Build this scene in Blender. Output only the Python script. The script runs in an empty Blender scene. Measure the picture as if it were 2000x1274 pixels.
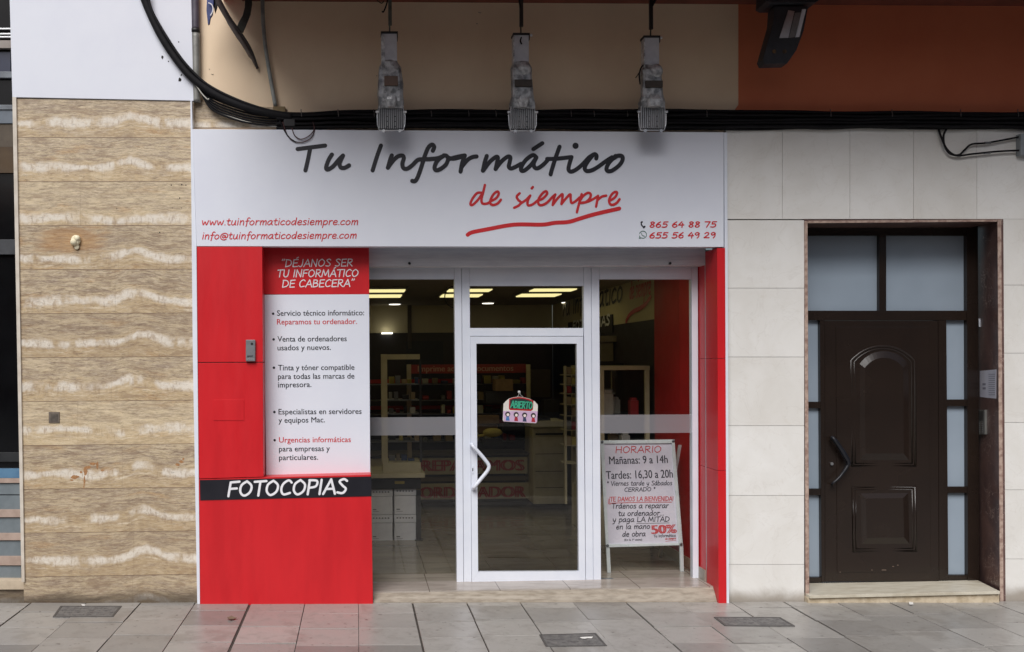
import bpy, bmesh, math, random
import numpy as np
from mathutils import Vector, Matrix
random.seed(7)
R = math.radians
scn = bpy.context.scene
COL = scn.collection

# ------------------------------------------------------------------ camera
FPX, DIST, CAMZ = 1850.0, 7.87, 2.0
PITCH, YAW, ROLL = R(0.549), R(-2.128), R(-0.435)
PPX, PPY = 765.87, 724.21
def _rot(p, y, r):
    cp, sp, cy, sy, cr, sr = math.cos(p), math.sin(p), math.cos(y), math.sin(y), math.cos(r), math.sin(r)
    Ry = np.array([[cy,0,sy],[0,1,0],[-sy,0,cy]]); Rx = np.array([[1,0,0],[0,cp,-sp],[0,sp,cp]])
    Rz = np.array([[cr,-sr,0],[sr,cr,0],[0,0,1]])
    return Rz @ Rx @ Ry
M3 = _rot(PITCH, YAW, ROLL)
CAM = Vector((0, -DIST, CAMZ))
def s2w(v): return Vector((v[0], v[2], -v[1]))
cam = bpy.data.objects.new('camera', bpy.data.cameras.new('camera'))
COL.objects.link(cam)
r_, d_, f_ = s2w(M3[0]), s2w(M3[1]), s2w(M3[2])
mw = Matrix.Identity(4)
for i in range(3):
    mw[i][0], mw[i][1], mw[i][2], mw[i][3] = r_[i], -d_[i], -f_[i], CAM[i]
cam.matrix_world = mw
cam.data.sensor_width = 36
cam.data.lens = FPX / 2000 * 36
cam.data.shift_x = (1000 - PPX) / 2000
cam.data.shift_y = (PPY - 637) / 2000
cam.data.clip_start, cam.data.clip_end = 0.05, 500
scn.camera = cam

# ------------------------------------------------------------------ light
SUN_DIR = Vector((-0.28, -0.80, 0.94)).normalized()
world = bpy.data.worlds.new('World'); scn.world = world
world.use_nodes = True
wn = world.node_tree
sky = wn.nodes.new('ShaderNodeTexSky')
sky.sky_type = 'NISHITA'; sky.sun_disc = False
sky.sun_elevation = math.asin(SUN_DIR.z)
sky.sun_rotation = math.atan2(SUN_DIR.x, SUN_DIR.y)
sky.dust_density = 4.0; sky.air_density = 1.0; sky.ozone_density = 1.0
bg = wn.nodes['Background']
bg.inputs['Strength'].default_value = 0.058
wn.links.new(sky.outputs[0], bg.inputs[0])
sun = bpy.data.objects.new('sun', bpy.data.lights.new('sun', 'SUN'))
COL.objects.link(sun)
sun.data.energy = 3.2; sun.data.angle = R(40); sun.data.color = (1.0, 0.99, 0.985)
sun.rotation_euler = SUN_DIR.to_track_quat('Z', 'Y').to_euler()
sun.location = (-4, -8, 14)
scn.view_settings.view_transform = 'Standard'
scn.view_settings.look = 'None'
scn.view_settings.exposure = 0.0
scn.view_settings.gamma = 1
scn.cycles.use_denoising = True
scn.cycles.max_bounces = 10
scn.cycles.transparent_max_bounces = 24
scn.cycles.caustics_reflective = False
scn.cycles.caustics_refractive = False
scn.cycles.sample_clamp_indirect = 4

# ------------------------------------------------------------------ pixel rays to planes
def ray(px, py):
    v = M3.T @ np.array([(px - PPX) / FPX, (py - PPY) / FPX, 1.0])
    return s2w(v).normalized()
def W(px, py, pl=0.0):
    """point where the sight line through a photograph pixel meets the plane (a Y value, or point + normal)"""
    d = ray(px, py)
    if isinstance(pl, (int, float)): pl = (Vector((0, pl, 0)), Vector((0, -1, 0)))
    p, n = pl
    t = (p - CAM).dot(n) / d.dot(n)
    return CAM + d * t
GK, GC = -.0155, -.012                       # the pavement falls gently to the right
def gz(x): return GC + GK*max(min(x, 9), -7)
def G(px, py, z=0.0): return W(px, py, (Vector((0, 0, GC+z)), Vector((-GK, 0, 1)).normalized()))
def plane_n(pl): return Vector((0, -1, 0)) if isinstance(pl, (int, float)) else pl[1]

# ------------------------------------------------------------------ materials
def lin(c):
    return tuple((v/255/12.92 if v/255 <= .04045 else ((v/255+.055)/1.055)**2.4) for v in c)
def C(r, g, b): return (*lin((r, g, b)), 1)
MATS = {}
class NT:
    def __init__(s, m): s.t = m.node_tree; s.n = s.t.nodes; s.l = s.t.links
    def a(s, typ, **kw):
        n = s.n.new(typ)
        for k, v in kw.items(): setattr(n, k, v)
        return n
    def link(s, a, b): s.l.new(a, b)
    def val(s, sock, v):
        if hasattr(v, 'is_output') or isinstance(v, bpy.types.NodeSocket): s.l.new(v, sock)
        else: sock.default_value = v
    def math(s, op, a, b=0.0, c=0.0):
        n = s.a('ShaderNodeMath', operation=op)
        s.val(n.inputs[0], a); s.val(n.inputs[1], b); s.val(n.inputs[2], c)
        return n.outputs[0]
    def mix(s, f, a, b):
        n = s.a('ShaderNodeMix', data_type='RGBA')
        s.val(n.inputs[0], f); s.val(n.inputs[6], a); s.val(n.inputs[7], b)
        return n.outputs[2]
    def ramp(s, x, lo, hi):
        n = s.a('ShaderNodeMapRange', interpolation_type='SMOOTHSTEP')
        s.val(n.inputs[0], x); n.inputs[1].default_value = lo; n.inputs[2].default_value = hi
        return n.outputs[0]
    def coords(s, scale=(1,1,1), loc=(0,0,0), src='Object'):
        t = s.a('ShaderNodeTexCoord'); m = s.a('ShaderNodeMapping')
        m.inputs['Scale'].default_value = scale; m.inputs['Location'].default_value = loc
        s.link(t.outputs[src], m.inputs[0]); return m.outputs[0]
    def noise(s, vec, scale=5, detail=4, rough=.5, dist=0):
        n = s.a('ShaderNodeTexNoise')
        s.link(vec, n.inputs['Vector']); n.inputs['Scale'].default_value = scale
        n.inputs['Detail'].default_value = detail; n.inputs['Roughness'].default_value = rough
        n.inputs['Distortion'].default_value = dist
        return n.outputs[0]
    def bump(s, h, strength, dist=.01):
        n = s.a('ShaderNodeBump'); n.inputs['Strength'].default_value = strength; n.inputs['Distance'].default_value = dist
        s.link(h, n.inputs['Height']); return n.outputs[0]
def new_mat(name):
    m = bpy.data.materials.new(name); m.use_nodes = True
    nt = NT(m); return m, nt, nt.n['Principled BSDF']
def mat(name, c, c2=None, scale=4, rough=.5, metal=0, bump=0, bscale=60, stretch=(1,1,1), rvar=.1, detail=5, lo=.35, hi=.7, coat=0, spec=.5):
    """paint, plastic, metal or stone: two tones mixed by noise, uneven gloss, fine relief"""
    if name in MATS: return MATS[name]
    m, nt, b = new_mat(name)
    v = nt.coords(stretch)
    if c2 is None: c2 = (c[0]*.88, c[1]*.88, c[2]*.88, 1)
    n = nt.noise(v, scale, detail, .6)
    nt.link(nt.mix(nt.ramp(n, lo, hi), c, c2), b.inputs['Base Color'])
    n2 = nt.noise(v, scale*2.3, 4, .6)
    nt.link(nt.math('MULTIPLY_ADD', n2, rvar*2, max(rough-rvar, .02)), b.inputs['Roughness'])
    b.inputs['Metallic'].default_value = metal
    b.inputs['Specular IOR Level'].default_value = spec
    b.inputs['Coat Weight'].default_value = coat
    if bump: nt.link(nt.bump(nt.noise(v, bscale, 5, .6), bump, .004), b.inputs['Normal'])
    MATS[name] = m; return m
def emit(name, c, st):
    if name in MATS: return MATS[name]
    m = bpy.data.materials.new(name); m.use_nodes = True
    nt = NT(m); nt.n.remove(nt.n['Principled BSDF'])
    e = nt.a('ShaderNodeEmission'); e.inputs[0].default_value = c; e.inputs[1].default_value = st
    nt.link(e.outputs[0], nt.n['Material Output'].inputs[0]); MATS[name] = m; return m
def glass(name, tint, refl=1.0, rough=0.0):
    """thin pane: clear with a mirror reflection that grows at glancing angles"""
    if name in MATS: return MATS[name]
    m = bpy.data.materials.new(name); m.use_nodes = True
    nt = NT(m); nt.n.remove(nt.n['Principled BSDF'])
    t = nt.a('ShaderNodeBsdfTransparent'); t.inputs[0].default_value = tint
    g = nt.a('ShaderNodeBsdfGlossy'); g.inputs['Roughness'].default_value = rough
    fr = nt.a('ShaderNodeFresnel'); fr.inputs[0].default_value = 1.5
    k = nt.math('MULTIPLY', fr.outputs[0], refl)
    mx = nt.a('ShaderNodeMixShader'); nt.link(k, mx.inputs[0]); nt.link(t.outputs[0], mx.inputs[1]); nt.link(g.outputs[0], mx.inputs[2])
    nt.link(mx.outputs[0], nt.n['Material Output'].inputs[0]); MATS[name] = m; return m
def frosted(name, c, alpha):
    if name in MATS: return MATS[name]
    m = bpy.data.materials.new(name); m.use_nodes = True
    nt = NT(m); nt.n.remove(nt.n['Principled BSDF'])
    t = nt.a('ShaderNodeBsdfTransparent')
    d = nt.a('ShaderNodeBsdfDiffuse'); d.inputs[0].default_value = c
    tr = nt.a('ShaderNodeBsdfTranslucent'); tr.inputs[0].default_value = c
    a = nt.a('ShaderNodeMixShader'); a.inputs[0].default_value = .35; nt.link(d.outputs[0], a.inputs[1]); nt.link(tr.outputs[0], a.inputs[2])
    mx = nt.a('ShaderNodeMixShader'); mx.inputs[0].default_value = alpha
    nt.link(t.outputs[0], mx.inputs[1]); nt.link(a.outputs[0], mx.inputs[2])
    nt.link(mx.outputs[0], nt.n['Material Output'].inputs[0]); MATS[name] = m; return m

# ------------------------------------------------------------------ mesh helpers
def catmull(P, k=6, closed=False):
    P = [Vector(p) for p in P]
    if len(P) < 3: return P
    out = []; n = len(P); segs = n if closed else n-1
    for i in range(segs):
        if closed: a, b, c, d = P[(i-1) % n], P[i], P[(i+1) % n], P[(i+2) % n]
        else: a, b, c, d = P[max(i-1, 0)], P[i], P[i+1], P[min(i+2, n-1)]
        for j in range(k):
            t = j/k
            out.append(.5*((2*b)+(c-a)*t+(2*a-5*b+4*c-d)*t*t+(3*b-a-3*c+d)*t*t*t))
    if not closed: out.append(P[-1])
    return out
class MB:
    def __init__(s): s.v = []; s.f = []; s.attr = None
    def add(s, vs, fs):
        o = len(s.v); s.v += [Vector(v) for v in vs]; s.f += [[i+o for i in f] for f in fs]; return s
    def box(s, x0, x1, y0, y1, z0, z1):
        return s.add([(x0,y0,z0),(x1,y0,z0),(x1,y1,z0),(x0,y1,z0),(x0,y0,z1),(x1,y0,z1),(x1,y1,z1),(x0,y1,z1)],
                     [[0,1,5,4],[1,2,6,5],[2,3,7,6],[3,0,4,7],[4,5,6,7],[3,2,1,0]])
    def prism(s, pts, d):
        n = len(pts); d = Vector(d)
        return s.add([Vector(p) for p in pts]+[Vector(p)+d for p in pts],
                     [list(range(n)), list(range(2*n-1, n-1, -1))]+[[i, i+n, (i+1) % n+n, (i+1) % n] for i in range(n)])
    def pp(s, pts, pl, th):
        """outline given in photograph pixels, stood on a plane, th metres thick behind it"""
        return s.prism([W(*p, pl) for p in pts], -plane_n(pl)*th)
    def pr(s, x0, y0, x1, y1, pl, th): return s.pp([(x0,y0),(x1,y0),(x1,y1),(x0,y1)], pl, th)
    def tube(s, pts, r, n=8, smooth=True, k=6, caps=True, closed=False, flat=None):
        P = catmull(pts, k, closed) if smooth else [Vector(p) for p in pts]
        m = len(P); ring = []
        rr = r if isinstance(r, (list, tuple)) else None
        up = Vector((0,0,1))
        t0 = (P[1]-P[0]).normalized()
        if abs(t0.dot(up)) > .9: up = Vector((0,1,0))
        for i, p in enumerate(P):
            if closed: t = (P[(i+1) % m]-P[i-1]).normalized()
            else: t = (P[min(i+1, m-1)]-P[max(i-1, 0)]).normalized()
            a = up - t*up.dot(t)
            if a.length < 1e-5: a = Vector((1,0,0)) - t*t.x
            a.normalize(); up = a; b = t.cross(a)
            q = (rr[min(int(i/(m-1)*(len(rr)-1)+.5), len(rr)-1)] if rr else r)
            ring.append([p + (a*math.cos(2*math.pi*j/n) + b*math.sin(2*math.pi*j/n))*q for j in range(n)])
        vs = [v for R_ in ring for v in R_]; fs = []
        for i in range(m if closed else m-1):
            i2 = (i+1) % m
            for j in range(n): fs.append([i*n+j, i*n+(j+1) % n, i2*n+(j+1) % n, i2*n+j])
        if caps and not closed: fs += [list(range(n))[::-1], [(m-1)*n+j for j in range(n)]]
        return s.add(vs, fs)
    def cyl(s, p0, p1, r, n=12): return s.tube([p0, p1], r, n, smooth=False)
    def ball(s, c, r, n=10, sq=(1,1,1)):
        c = Vector(c); vs = []; fs = []
        for i in range(n+1):
            th = math.pi*i/n
            for j in range(2*n):
                ph = math.pi*j/n
                vs.append(c+Vector((math.sin(th)*math.cos(ph)*sq[0], math.sin(th)*math.sin(ph)*sq[1], math.cos(th)*sq[2]))*r)
        for i in range(n):
            for j in range(2*n):
                a, b = i*2*n+j, i*2*n+(j+1) % (2*n); fs.append([a, a+2*n, b+2*n, b])
        return s.add(vs, fs)
    def ribbon(s, pts, w, nrm, lift, smooth=True, k=5):
        """a painted brush stroke: a flat round-ended strip lifted off its panel"""
        nrm = Vector(nrm); P = catmull(pts, k) if smooth else [Vector(p) for p in pts]
        m = len(P); vs = []; fs = []; h = w/2
        if m < 2: return s
        for i, p in enumerate(P):
            t = (P[min(i+1, m-1)]-P[max(i-1, 0)]);
            if t.length < 1e-9: t = Vector((1,0,0))
            t.normalize(); sd = nrm.cross(t); q = p + nrm*(lift + 2.5e-5*i)
            vs += [q+sd*h, q-sd*h]
        for i in range(m-1): fs.append([2*i, 2*i+1, 2*i+3, 2*i+2])
        for e, (i, sg) in enumerate(((0, -1), (m-1, 1))):
            p = P[i]+nrm*(lift+2.5e-5*i); t = (P[1]-P[0] if e == 0 else P[-1]-P[-2]).normalized()*sg; sd = nrm.cross(t)
            o = len(vs); vs.append(p)
            for a in range(7):
                an = math.pi*(a/6-.5); vs.append(p+(t*math.cos(an)+sd*math.sin(an))*h)
            for a in range(6): fs.append([o, o+1+a, o+2+a])
        return s.add(vs, fs)
    def disc(s, c, r, nrm, n=20, sx=1.0):
        nrm = Vector(nrm); a = nrm.orthogonal().normalized(); b = nrm.cross(a); c = Vector(c)
        return s.add([c+(a*math.cos(2*math.pi*i/n)*sx+b*math.sin(2*math.pi*i/n))*r for i in range(n)], [list(range(n))])
    def build(s, name, m, parent=None, bevel=0, local=False, smooth=False, seg=2):
        me = bpy.data.meshes.new(name)
        off = Vector((0,0,0))
        if parent is not None and not local:
            p = parent
            while p is not None: off = off + p.location; p = p.parent
        bm = bmesh.new(); vs = [bm.verts.new(v-off) for v in s.v]
        for f in s.f:
            try: bm.faces.new([vs[i] for i in f])
            except ValueError: pass
        bmesh.ops.recalc_face_normals(bm, faces=bm.faces)
        if bevel: bmesh.ops.bevel(bm, geom=list(bm.edges), offset=bevel, segments=seg, affect='EDGES', profile=.7, clamp_overlap=True)
        bm.to_mesh(me); bm.free()
        if smooth:
            for p in me.polygons: p.use_smooth = True
        me.materials.append(m)
        o = bpy.data.objects.new(name, me); COL.objects.link(o)
        if parent is not None: o.parent = parent
        return o
def tag(o, label=None, cat=None, group=None, kind=None):
    if label: o['label'] = label
    if cat: o['category'] = cat
    if group: o['group'] = group
    if kind: o['kind'] = kind
    return o
def thing(name, label, cat, loc=(0,0,0), group=None):
    o = bpy.data.objects.new(name, None); COL.objects.link(o); o.location = loc; o.empty_display_size = .1
    return tag(o, label, cat, group)

# ------------------------------------------------------------------ lettering
GL = {}
def g(ch, adv, s): GL[ch] = (adv, [[tuple(map(float, q.split(','))) for q in st.split()] for st in s.split('|') if st.strip()])
g('a',5,"4,4.6 2.5,5 .8,3.6 .5,1.3 1.5,.2 3,1.4 4,4.6|4,4.6 3.7,1.2 4.6,.2")
g('b',4.8,"1,8 .7,4 .6,.4|.7,3 2.2,4.8 3.8,4 3.6,1.2 2,.1 .6,.6")
g('c',4.3,"3.7,4.2 2.6,5 1,3.8 .5,1.6 1.6,.2 3.6,.9")
g('d',5,"3.8,4.2 2.4,4.8 .9,3.4 .6,1.2 1.6,.2 3,1.4 3.9,4|4.1,8 3.9,4 3.8,.2")
g('e',4.4,".7,2.4 3.4,3 3.4,4.6 2,5 .7,3.2 .8,.9 2,.1 3.7,.9")
g('f',3.6,"3.8,7.6 2.8,8.2 1.9,7 1.7,3.5 1.5,0 1.2,-1.5|.5,4.4 3.3,4.7")
g('g',4.8,"3.8,4.4 2.4,5 .8,3.5 .7,1.4 1.8,.4 3.2,1.6 3.9,4.6|3.9,4.6 3.6,0 2.8,-2.6 .8,-2.2")
g('i',2,"1,5 .8,.1|1.1,7 1.15,7.2")
g('l',2,"1.1,8 .8,.1")
g('m',6.4,"1,5 .8,.1|.9,3 2.2,4.8 3.1,4.4 3,.2|3.1,3 4.5,4.9 5.4,4.4 5.4,.1")
g('n',4.7,"1,5 .8,.1|.9,3 2.4,4.9 3.6,4.2 3.6,.1")
g('o',4.7,"2.3,5 .8,3.6 .7,1.2 2,.1 3.6,1.4 3.8,3.8 2.3,5")
g('p',4.7,"1,5 .7,0 .4,-3|.9,3.4 2.4,5 3.9,4 3.6,1.4 2.2,.2 .8,.8")
g('r',3.7,"1,5 .8,.1|.9,3 2,4.7 3.4,4.8")
g('s',3.9,"3.2,4.6 1.8,5 .8,4 2,2.8 3.1,1.6 2.2,.3 .5,.4")
g('t',3.7,"1.9,7 1.5,3 1.6,.6 2.6,.1 3.3,.6|.4,4.8 3.2,5")
g('u',4.9,"1,5 .7,1.6 1.5,.1 3,1 3.8,5|3.8,5 3.7,1 4.2,.1")
g('v',4.2,".6,5 1.9,.1 3.8,5")
g('w',6.2,".6,5 1.6,.1 2.9,4 4.2,.1 5.6,5")
g('y',4.7,".8,5 1,2.2 2.2,1.2 3.6,3|4,5 3.2,.6 2,-2 .6,-2.8")
g('A',6,".4,0 3.2,7.6|3.2,7.6 5.6,0|1.4,2.6 4.8,2.7")
g('B',5.3,".9,7.4 .8,0|.8,7.4 3.6,7 3.4,4.6 1,4|1,4 4.4,3.4 4,.8 .8,0")
g('C',5.6,"5,6.4 3.6,7.6 1.4,5.8 .8,2.8 2,.3 4.8,1")
g('D',6.2,"1,7.4 .8,0|.6,7.4 4,6.8 5.4,4 4.2,1.2 .8,0")
g('E',5.1,"4.6,7.4 1,7.2|1,7.2 .8,0|.8,0 4.6,.2|.9,3.8 4.1,4")
g('F',4.9,"4.8,7.5 1,7.2|1,7.2 .7,0|.9,3.8 4,4")
g('H',6,".9,7.5 .8,0|5,7.5 4.9,0|.9,3.8 5,3.9")
g('I',2.2,"1.2,7.5 1,0")
g('J',4.4,"3.6,7.5 3.3,1.8 2,0 .4,.9")
g('L',4.7,"1,7.5 .8,.1|.8,.1 4.4,.2")
g('M',7.4,".6,0 1.5,7.4|1.5,7.4 3.6,1.4|3.6,1.4 5.8,7.4|5.8,7.4 6.6,0")
g('N',6,".8,0 1,7.5|1,7.5 4.8,0|4.8,0 5.1,7.5")
g('O',6.3,"3.2,7.6 1,5.6 .8,2.2 2.6,.1 5,1.8 5.4,5.2 3.2,7.6")
g('P',5,"1,7.4 .8,0|.8,7.4 4.2,7 4,4.2 1,3.4")
g('R',5.4,"1,7.4 .8,0|.8,7.4 4,7 3.8,4.4 1,3.6|1.8,3.7 4.8,0")
g('S',5,"4.3,6.6 2.8,7.6 1,6.4 2.6,4.2 4.2,2.4 3,.3 .6,.7")
g('T',5.3,".3,7.2 5.4,7.5|2.8,7.3 2.6,0")
g('U',5.8,".9,7.5 .9,2 2.4,.1 4.4,1.6 4.9,7.5")
g('V',5.4,".6,7.5 2.7,0|2.7,0 5,7.5")
g('2',5.4,".9,5.6 2.6,7 4.2,5.6 2.8,3 .6,.4|.6,.4 4.8,.3")
g('4',5.4,"3,7 .6,2.8|.6,2.8 5,3|3.8,5 3.6,0")
g('5',5.4,"5,7 1.8,6.8|1.8,6.8 1.4,4|1.4,4 3.8,4.2 4.6,2 3,.2 .6,.5")
g('6',5.2,"4,7 1.6,4.6 .8,2 2.2,.1 4.2,1 4.2,3 2.6,3.8 1,2.4")
g('7',5.2,".6,6.8 4.8,7|4.8,7 2.4,0")
g('8',5.2,"4,6.2 2.6,7 1.2,5.8 2.8,3.8 4.4,1.8 2.8,.1 .9,1.4 2.4,3.6 4.2,5.6 4,6.2")
g('9',5.2,"4.2,6 2.4,7 .9,5.2 2.2,3.6 4.2,5.6|4.2,5.6 4,2 3,0")
g('.',1.8,".8,.2 .95,.35"); g(':',2,".8,.4 .9,.5|.9,3.8 1,3.9"); g(' ',3,"")
g('@',7.2,"4.6,3.6 3.2,4.4 2.2,2.4 3.4,1.4 4.8,3.8|4.8,3.8 5,1.6 6.4,2.4 6.2,5.4 3.6,6.6 1,4.6 1,1 3.2,-.8 5.6,-.2")
g('\u201c',3.4,"1.2,8 .7,6.6|2.7,8 2.2,6.6"); g('\u201d',3.4,"1.2,8 .7,6.6|2.7,8 2.2,6.6")
g('!',2,"1.1,7.5 1,2.4|.9,.2 1,.3"); g('\u00a1',2,"1,5 .9,-2|1,7 1.1,7.1")
g('*',3,".6,6 2.4,6|1.1,7.2 1.9,4.9|1.9,7.2 1.1,4.9")
ACC = {'á': 'a', 'é': 'e', 'É': 'E', 'Á': 'A'}
def glyph(ch):
    if ch in ACC:
        a, s = GL[ACC[ch]]; up = ch.isupper()
        return a, s + [[(3.2, 8.8), (4.4, 9.9)] if up else [(2.6, 6.4), (3.8, 7.7)]]
    return GL[ch]
def hand(mb, text, p0, p1, h, pl, w, slant=.14, lift=.0016):
    """handwritten line from p0 to p1 (pixels or points), capital height h, stroke w (pixels)"""
    n = plane_n(pl)
    if not isinstance(p0, Vector):
        q = W(p0[0], p0[1]-10, pl); s = (q-W(p0[0], p0[1], pl)).length/10
        p0, p1 = W(*p0, pl), W(*p1, pl); h *= s; w *= s
    d = (p1-p0); L = d.length; d.normalize(); up = n.cross(d)
    tot = sum(glyph(c)[0] for c in text); ux = L/tot; uy = h/7.5; x = 0
    for c in text:
        adv, st = glyph(c)
        for k, pts in enumerate(st):
            P = [p0 + d*((x+a)*ux + b*uy*slant) + up*(b*uy) for a, b in pts]
            mb.ribbon(P, w, n, lift + .0004*(k % 3), smooth=len(P) > 2, k=4)
        x += adv
    return mb
def handw(nm, text, p0, p1, h, pl, w, m, parent, slant=.14, lift=.0016):
    """the same, each word a part of its own"""
    n = plane_n(pl)
    if not isinstance(p0, Vector):
        q = W(p0[0], p0[1]-10, pl); s = (q-W(p0[0], p0[1], pl)).length/10
        p0, p1 = W(*p0, pl), W(*p1, pl); h *= s; w *= s
    tot = sum(glyph(c)[0] for c in text); x = 0
    for wd in text.split(' '):
        a = sum(glyph(c)[0] for c in wd)
        mb = MB(); hand(mb, wd, p0.lerp(p1, x/tot), p0.lerp(p1, (x+a)/tot), h, pl, w, slant, lift); mb.build(nm, m, parent)
        x += a + glyph(' ')[0]
def strokes(mb, lines, pl, w, org, sc, lift=.0016):
    """brush strokes traced as pixel paths (org = window corner, sc = its enlargement)"""
    n = plane_n(pl); s = (W(800, 300, pl)-W(801, 300, pl)).length
    for k, ln in enumerate(lines):
        P = [W(org[0]+a/sc, org[1]+b/sc, pl) for a, b in ln]
        mb.ribbon(P, w*s, n, lift + .0005*(k % 5), k=7)
    return mb
def printed(name, text, p0, p1, h, pl, m, parent, bold=0.0, shear=0.0, lift=.0016):
    """a printed line, from p0 to p1, capital height h in pixels"""
    n = plane_n(pl)
    if not isinstance(p0, Vector):
        s = (W(p0[0], p0[1]-10, pl)-W(p0[0], p0[1], pl)).length/10
        p0, p1 = W(*p0, pl), W(*p1, pl); h *= s
    d = (p1-p0); L = d.length; d.normalize(); up = n.cross(d)
    cu = bpy.data.curves.new('lettering', 'FONT'); cu.body = text; cu.offset = 0; cu.shear = shear; cu.resolution_u = 3
    to = bpy.data.objects.new('lettering', cu); COL.objects.link(to)
    dg = bpy.context.evaluated_depsgraph_get()
    me = bpy.data.meshes.new_from_object(to.evaluated_get(dg))
    bpy.data.objects.remove(to); bpy.data.curves.remove(cu)
    xs = [v.co.x for v in me.vertices]; x0, x1 = min(xs), max(xs); sx = L/(x1-x0); sy = h/.727
    iv = sorted([(min(me.vertices[i].co.x for i in p.vertices), max(me.vertices[i].co.x for i in p.vertices)) for p in me.polygons])
    spans = [list(iv[0])]
    for l_, h_ in iv[1:]:
        if l_ <= spans[-1][1]+1e-4: spans[-1][1] = max(spans[-1][1], h_)
        else: spans.append([l_, h_])
    gaps = sorted(((b[0]-a[1], (a[1]+b[0])/2) for a, b in zip(spans, spans[1:])), reverse=True)[:text.count(' ')]
    cuts = sorted(c for _, c in gaps)+[1e9]
    off = Vector((0,0,0)); p = parent
    while p is not None: off = off + p.location; p = p.parent
    lo = -1e9
    for cx_ in cuts:
        fs = [p for p in me.polygons if lo <= me.vertices[p.vertices[0]].co.x < cx_]; lo = cx_
        if not fs: continue
        ids = {}; vs = []; ff = []
        for p in fs:
            f = []
            for i in p.vertices:
                if i not in ids:
                    ids[i] = len(vs); c = me.vertices[i].co; vs.append(p0 + d*((c.x-x0)*sx) + up*(c.y*sy) + n*lift - off)
                f.append(ids[i])
            ff.append(f)
        if bold:
            n0 = len(vs); vs += [v + d*(bold*2.2*sx) + n*.0003 for v in vs]; ff += [[i+n0 for i in f] for f in ff]
        m2 = bpy.data.meshes.new(name); m2.from_pydata(vs, [], ff); m2.materials.append(m)
        o = bpy.data.objects.new(name, m2); COL.objects.link(o); o.parent = parent
    bpy.data.meshes.remove(me)

# ------------------------------------------------------------------ shared materials
WHITE_PANEL = mat('white composite panel', C(226,230,240), C(220,224,236), 1.2, .32, rvar=.06)
WHITE_ALU = mat('white lacquered aluminium', C(228,233,243), C(220,226,238), 3, .3, rvar=.06)
RED = mat('red composite panel', C(206,32,40), C(194,26,35), 1.6, .36, stretch=(3,3,.6), rvar=.08)
RED_IN = mat('red painted wall', C(176,24,30), C(160,18,26), 2, .5)
BLACK_P = mat('black panel', C(30,30,38), C(24,24,32), 3, .35)
INK = mat('black vinyl lettering', C(22,22,32), C(28,28,38), 6, .4)
RED_INK = mat('red vinyl lettering', C(206,40,46), C(198,36,44), 6, .4)
WHITE_INK = mat('white vinyl lettering', C(236,236,240), C(228,228,234), 6, .4)
CABLE = mat('black cable rubber', C(17,16,21), C(10,9,13), 8, .75, spec=.3)
GREY_METAL = mat('grey metal', C(130,132,136), C(108,110,114), 9, .42, .7)
STEEL = mat('brushed aluminium', C(196,198,200), C(176,178,182), 14, .32, .85)
DARK = mat('dark plastic', C(30,30,32), C(20,20,23), 6, .5)
BROWN_DOOR = mat('dark brown lacquered metal', C(40,31,26), C(35,27,23), 1.5, .26, rvar=.04, detail=2)
CREAM = mat('cream painted wall', C(214,204,168), C(206,196,158), 1.5, .7, bump=.05)

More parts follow.
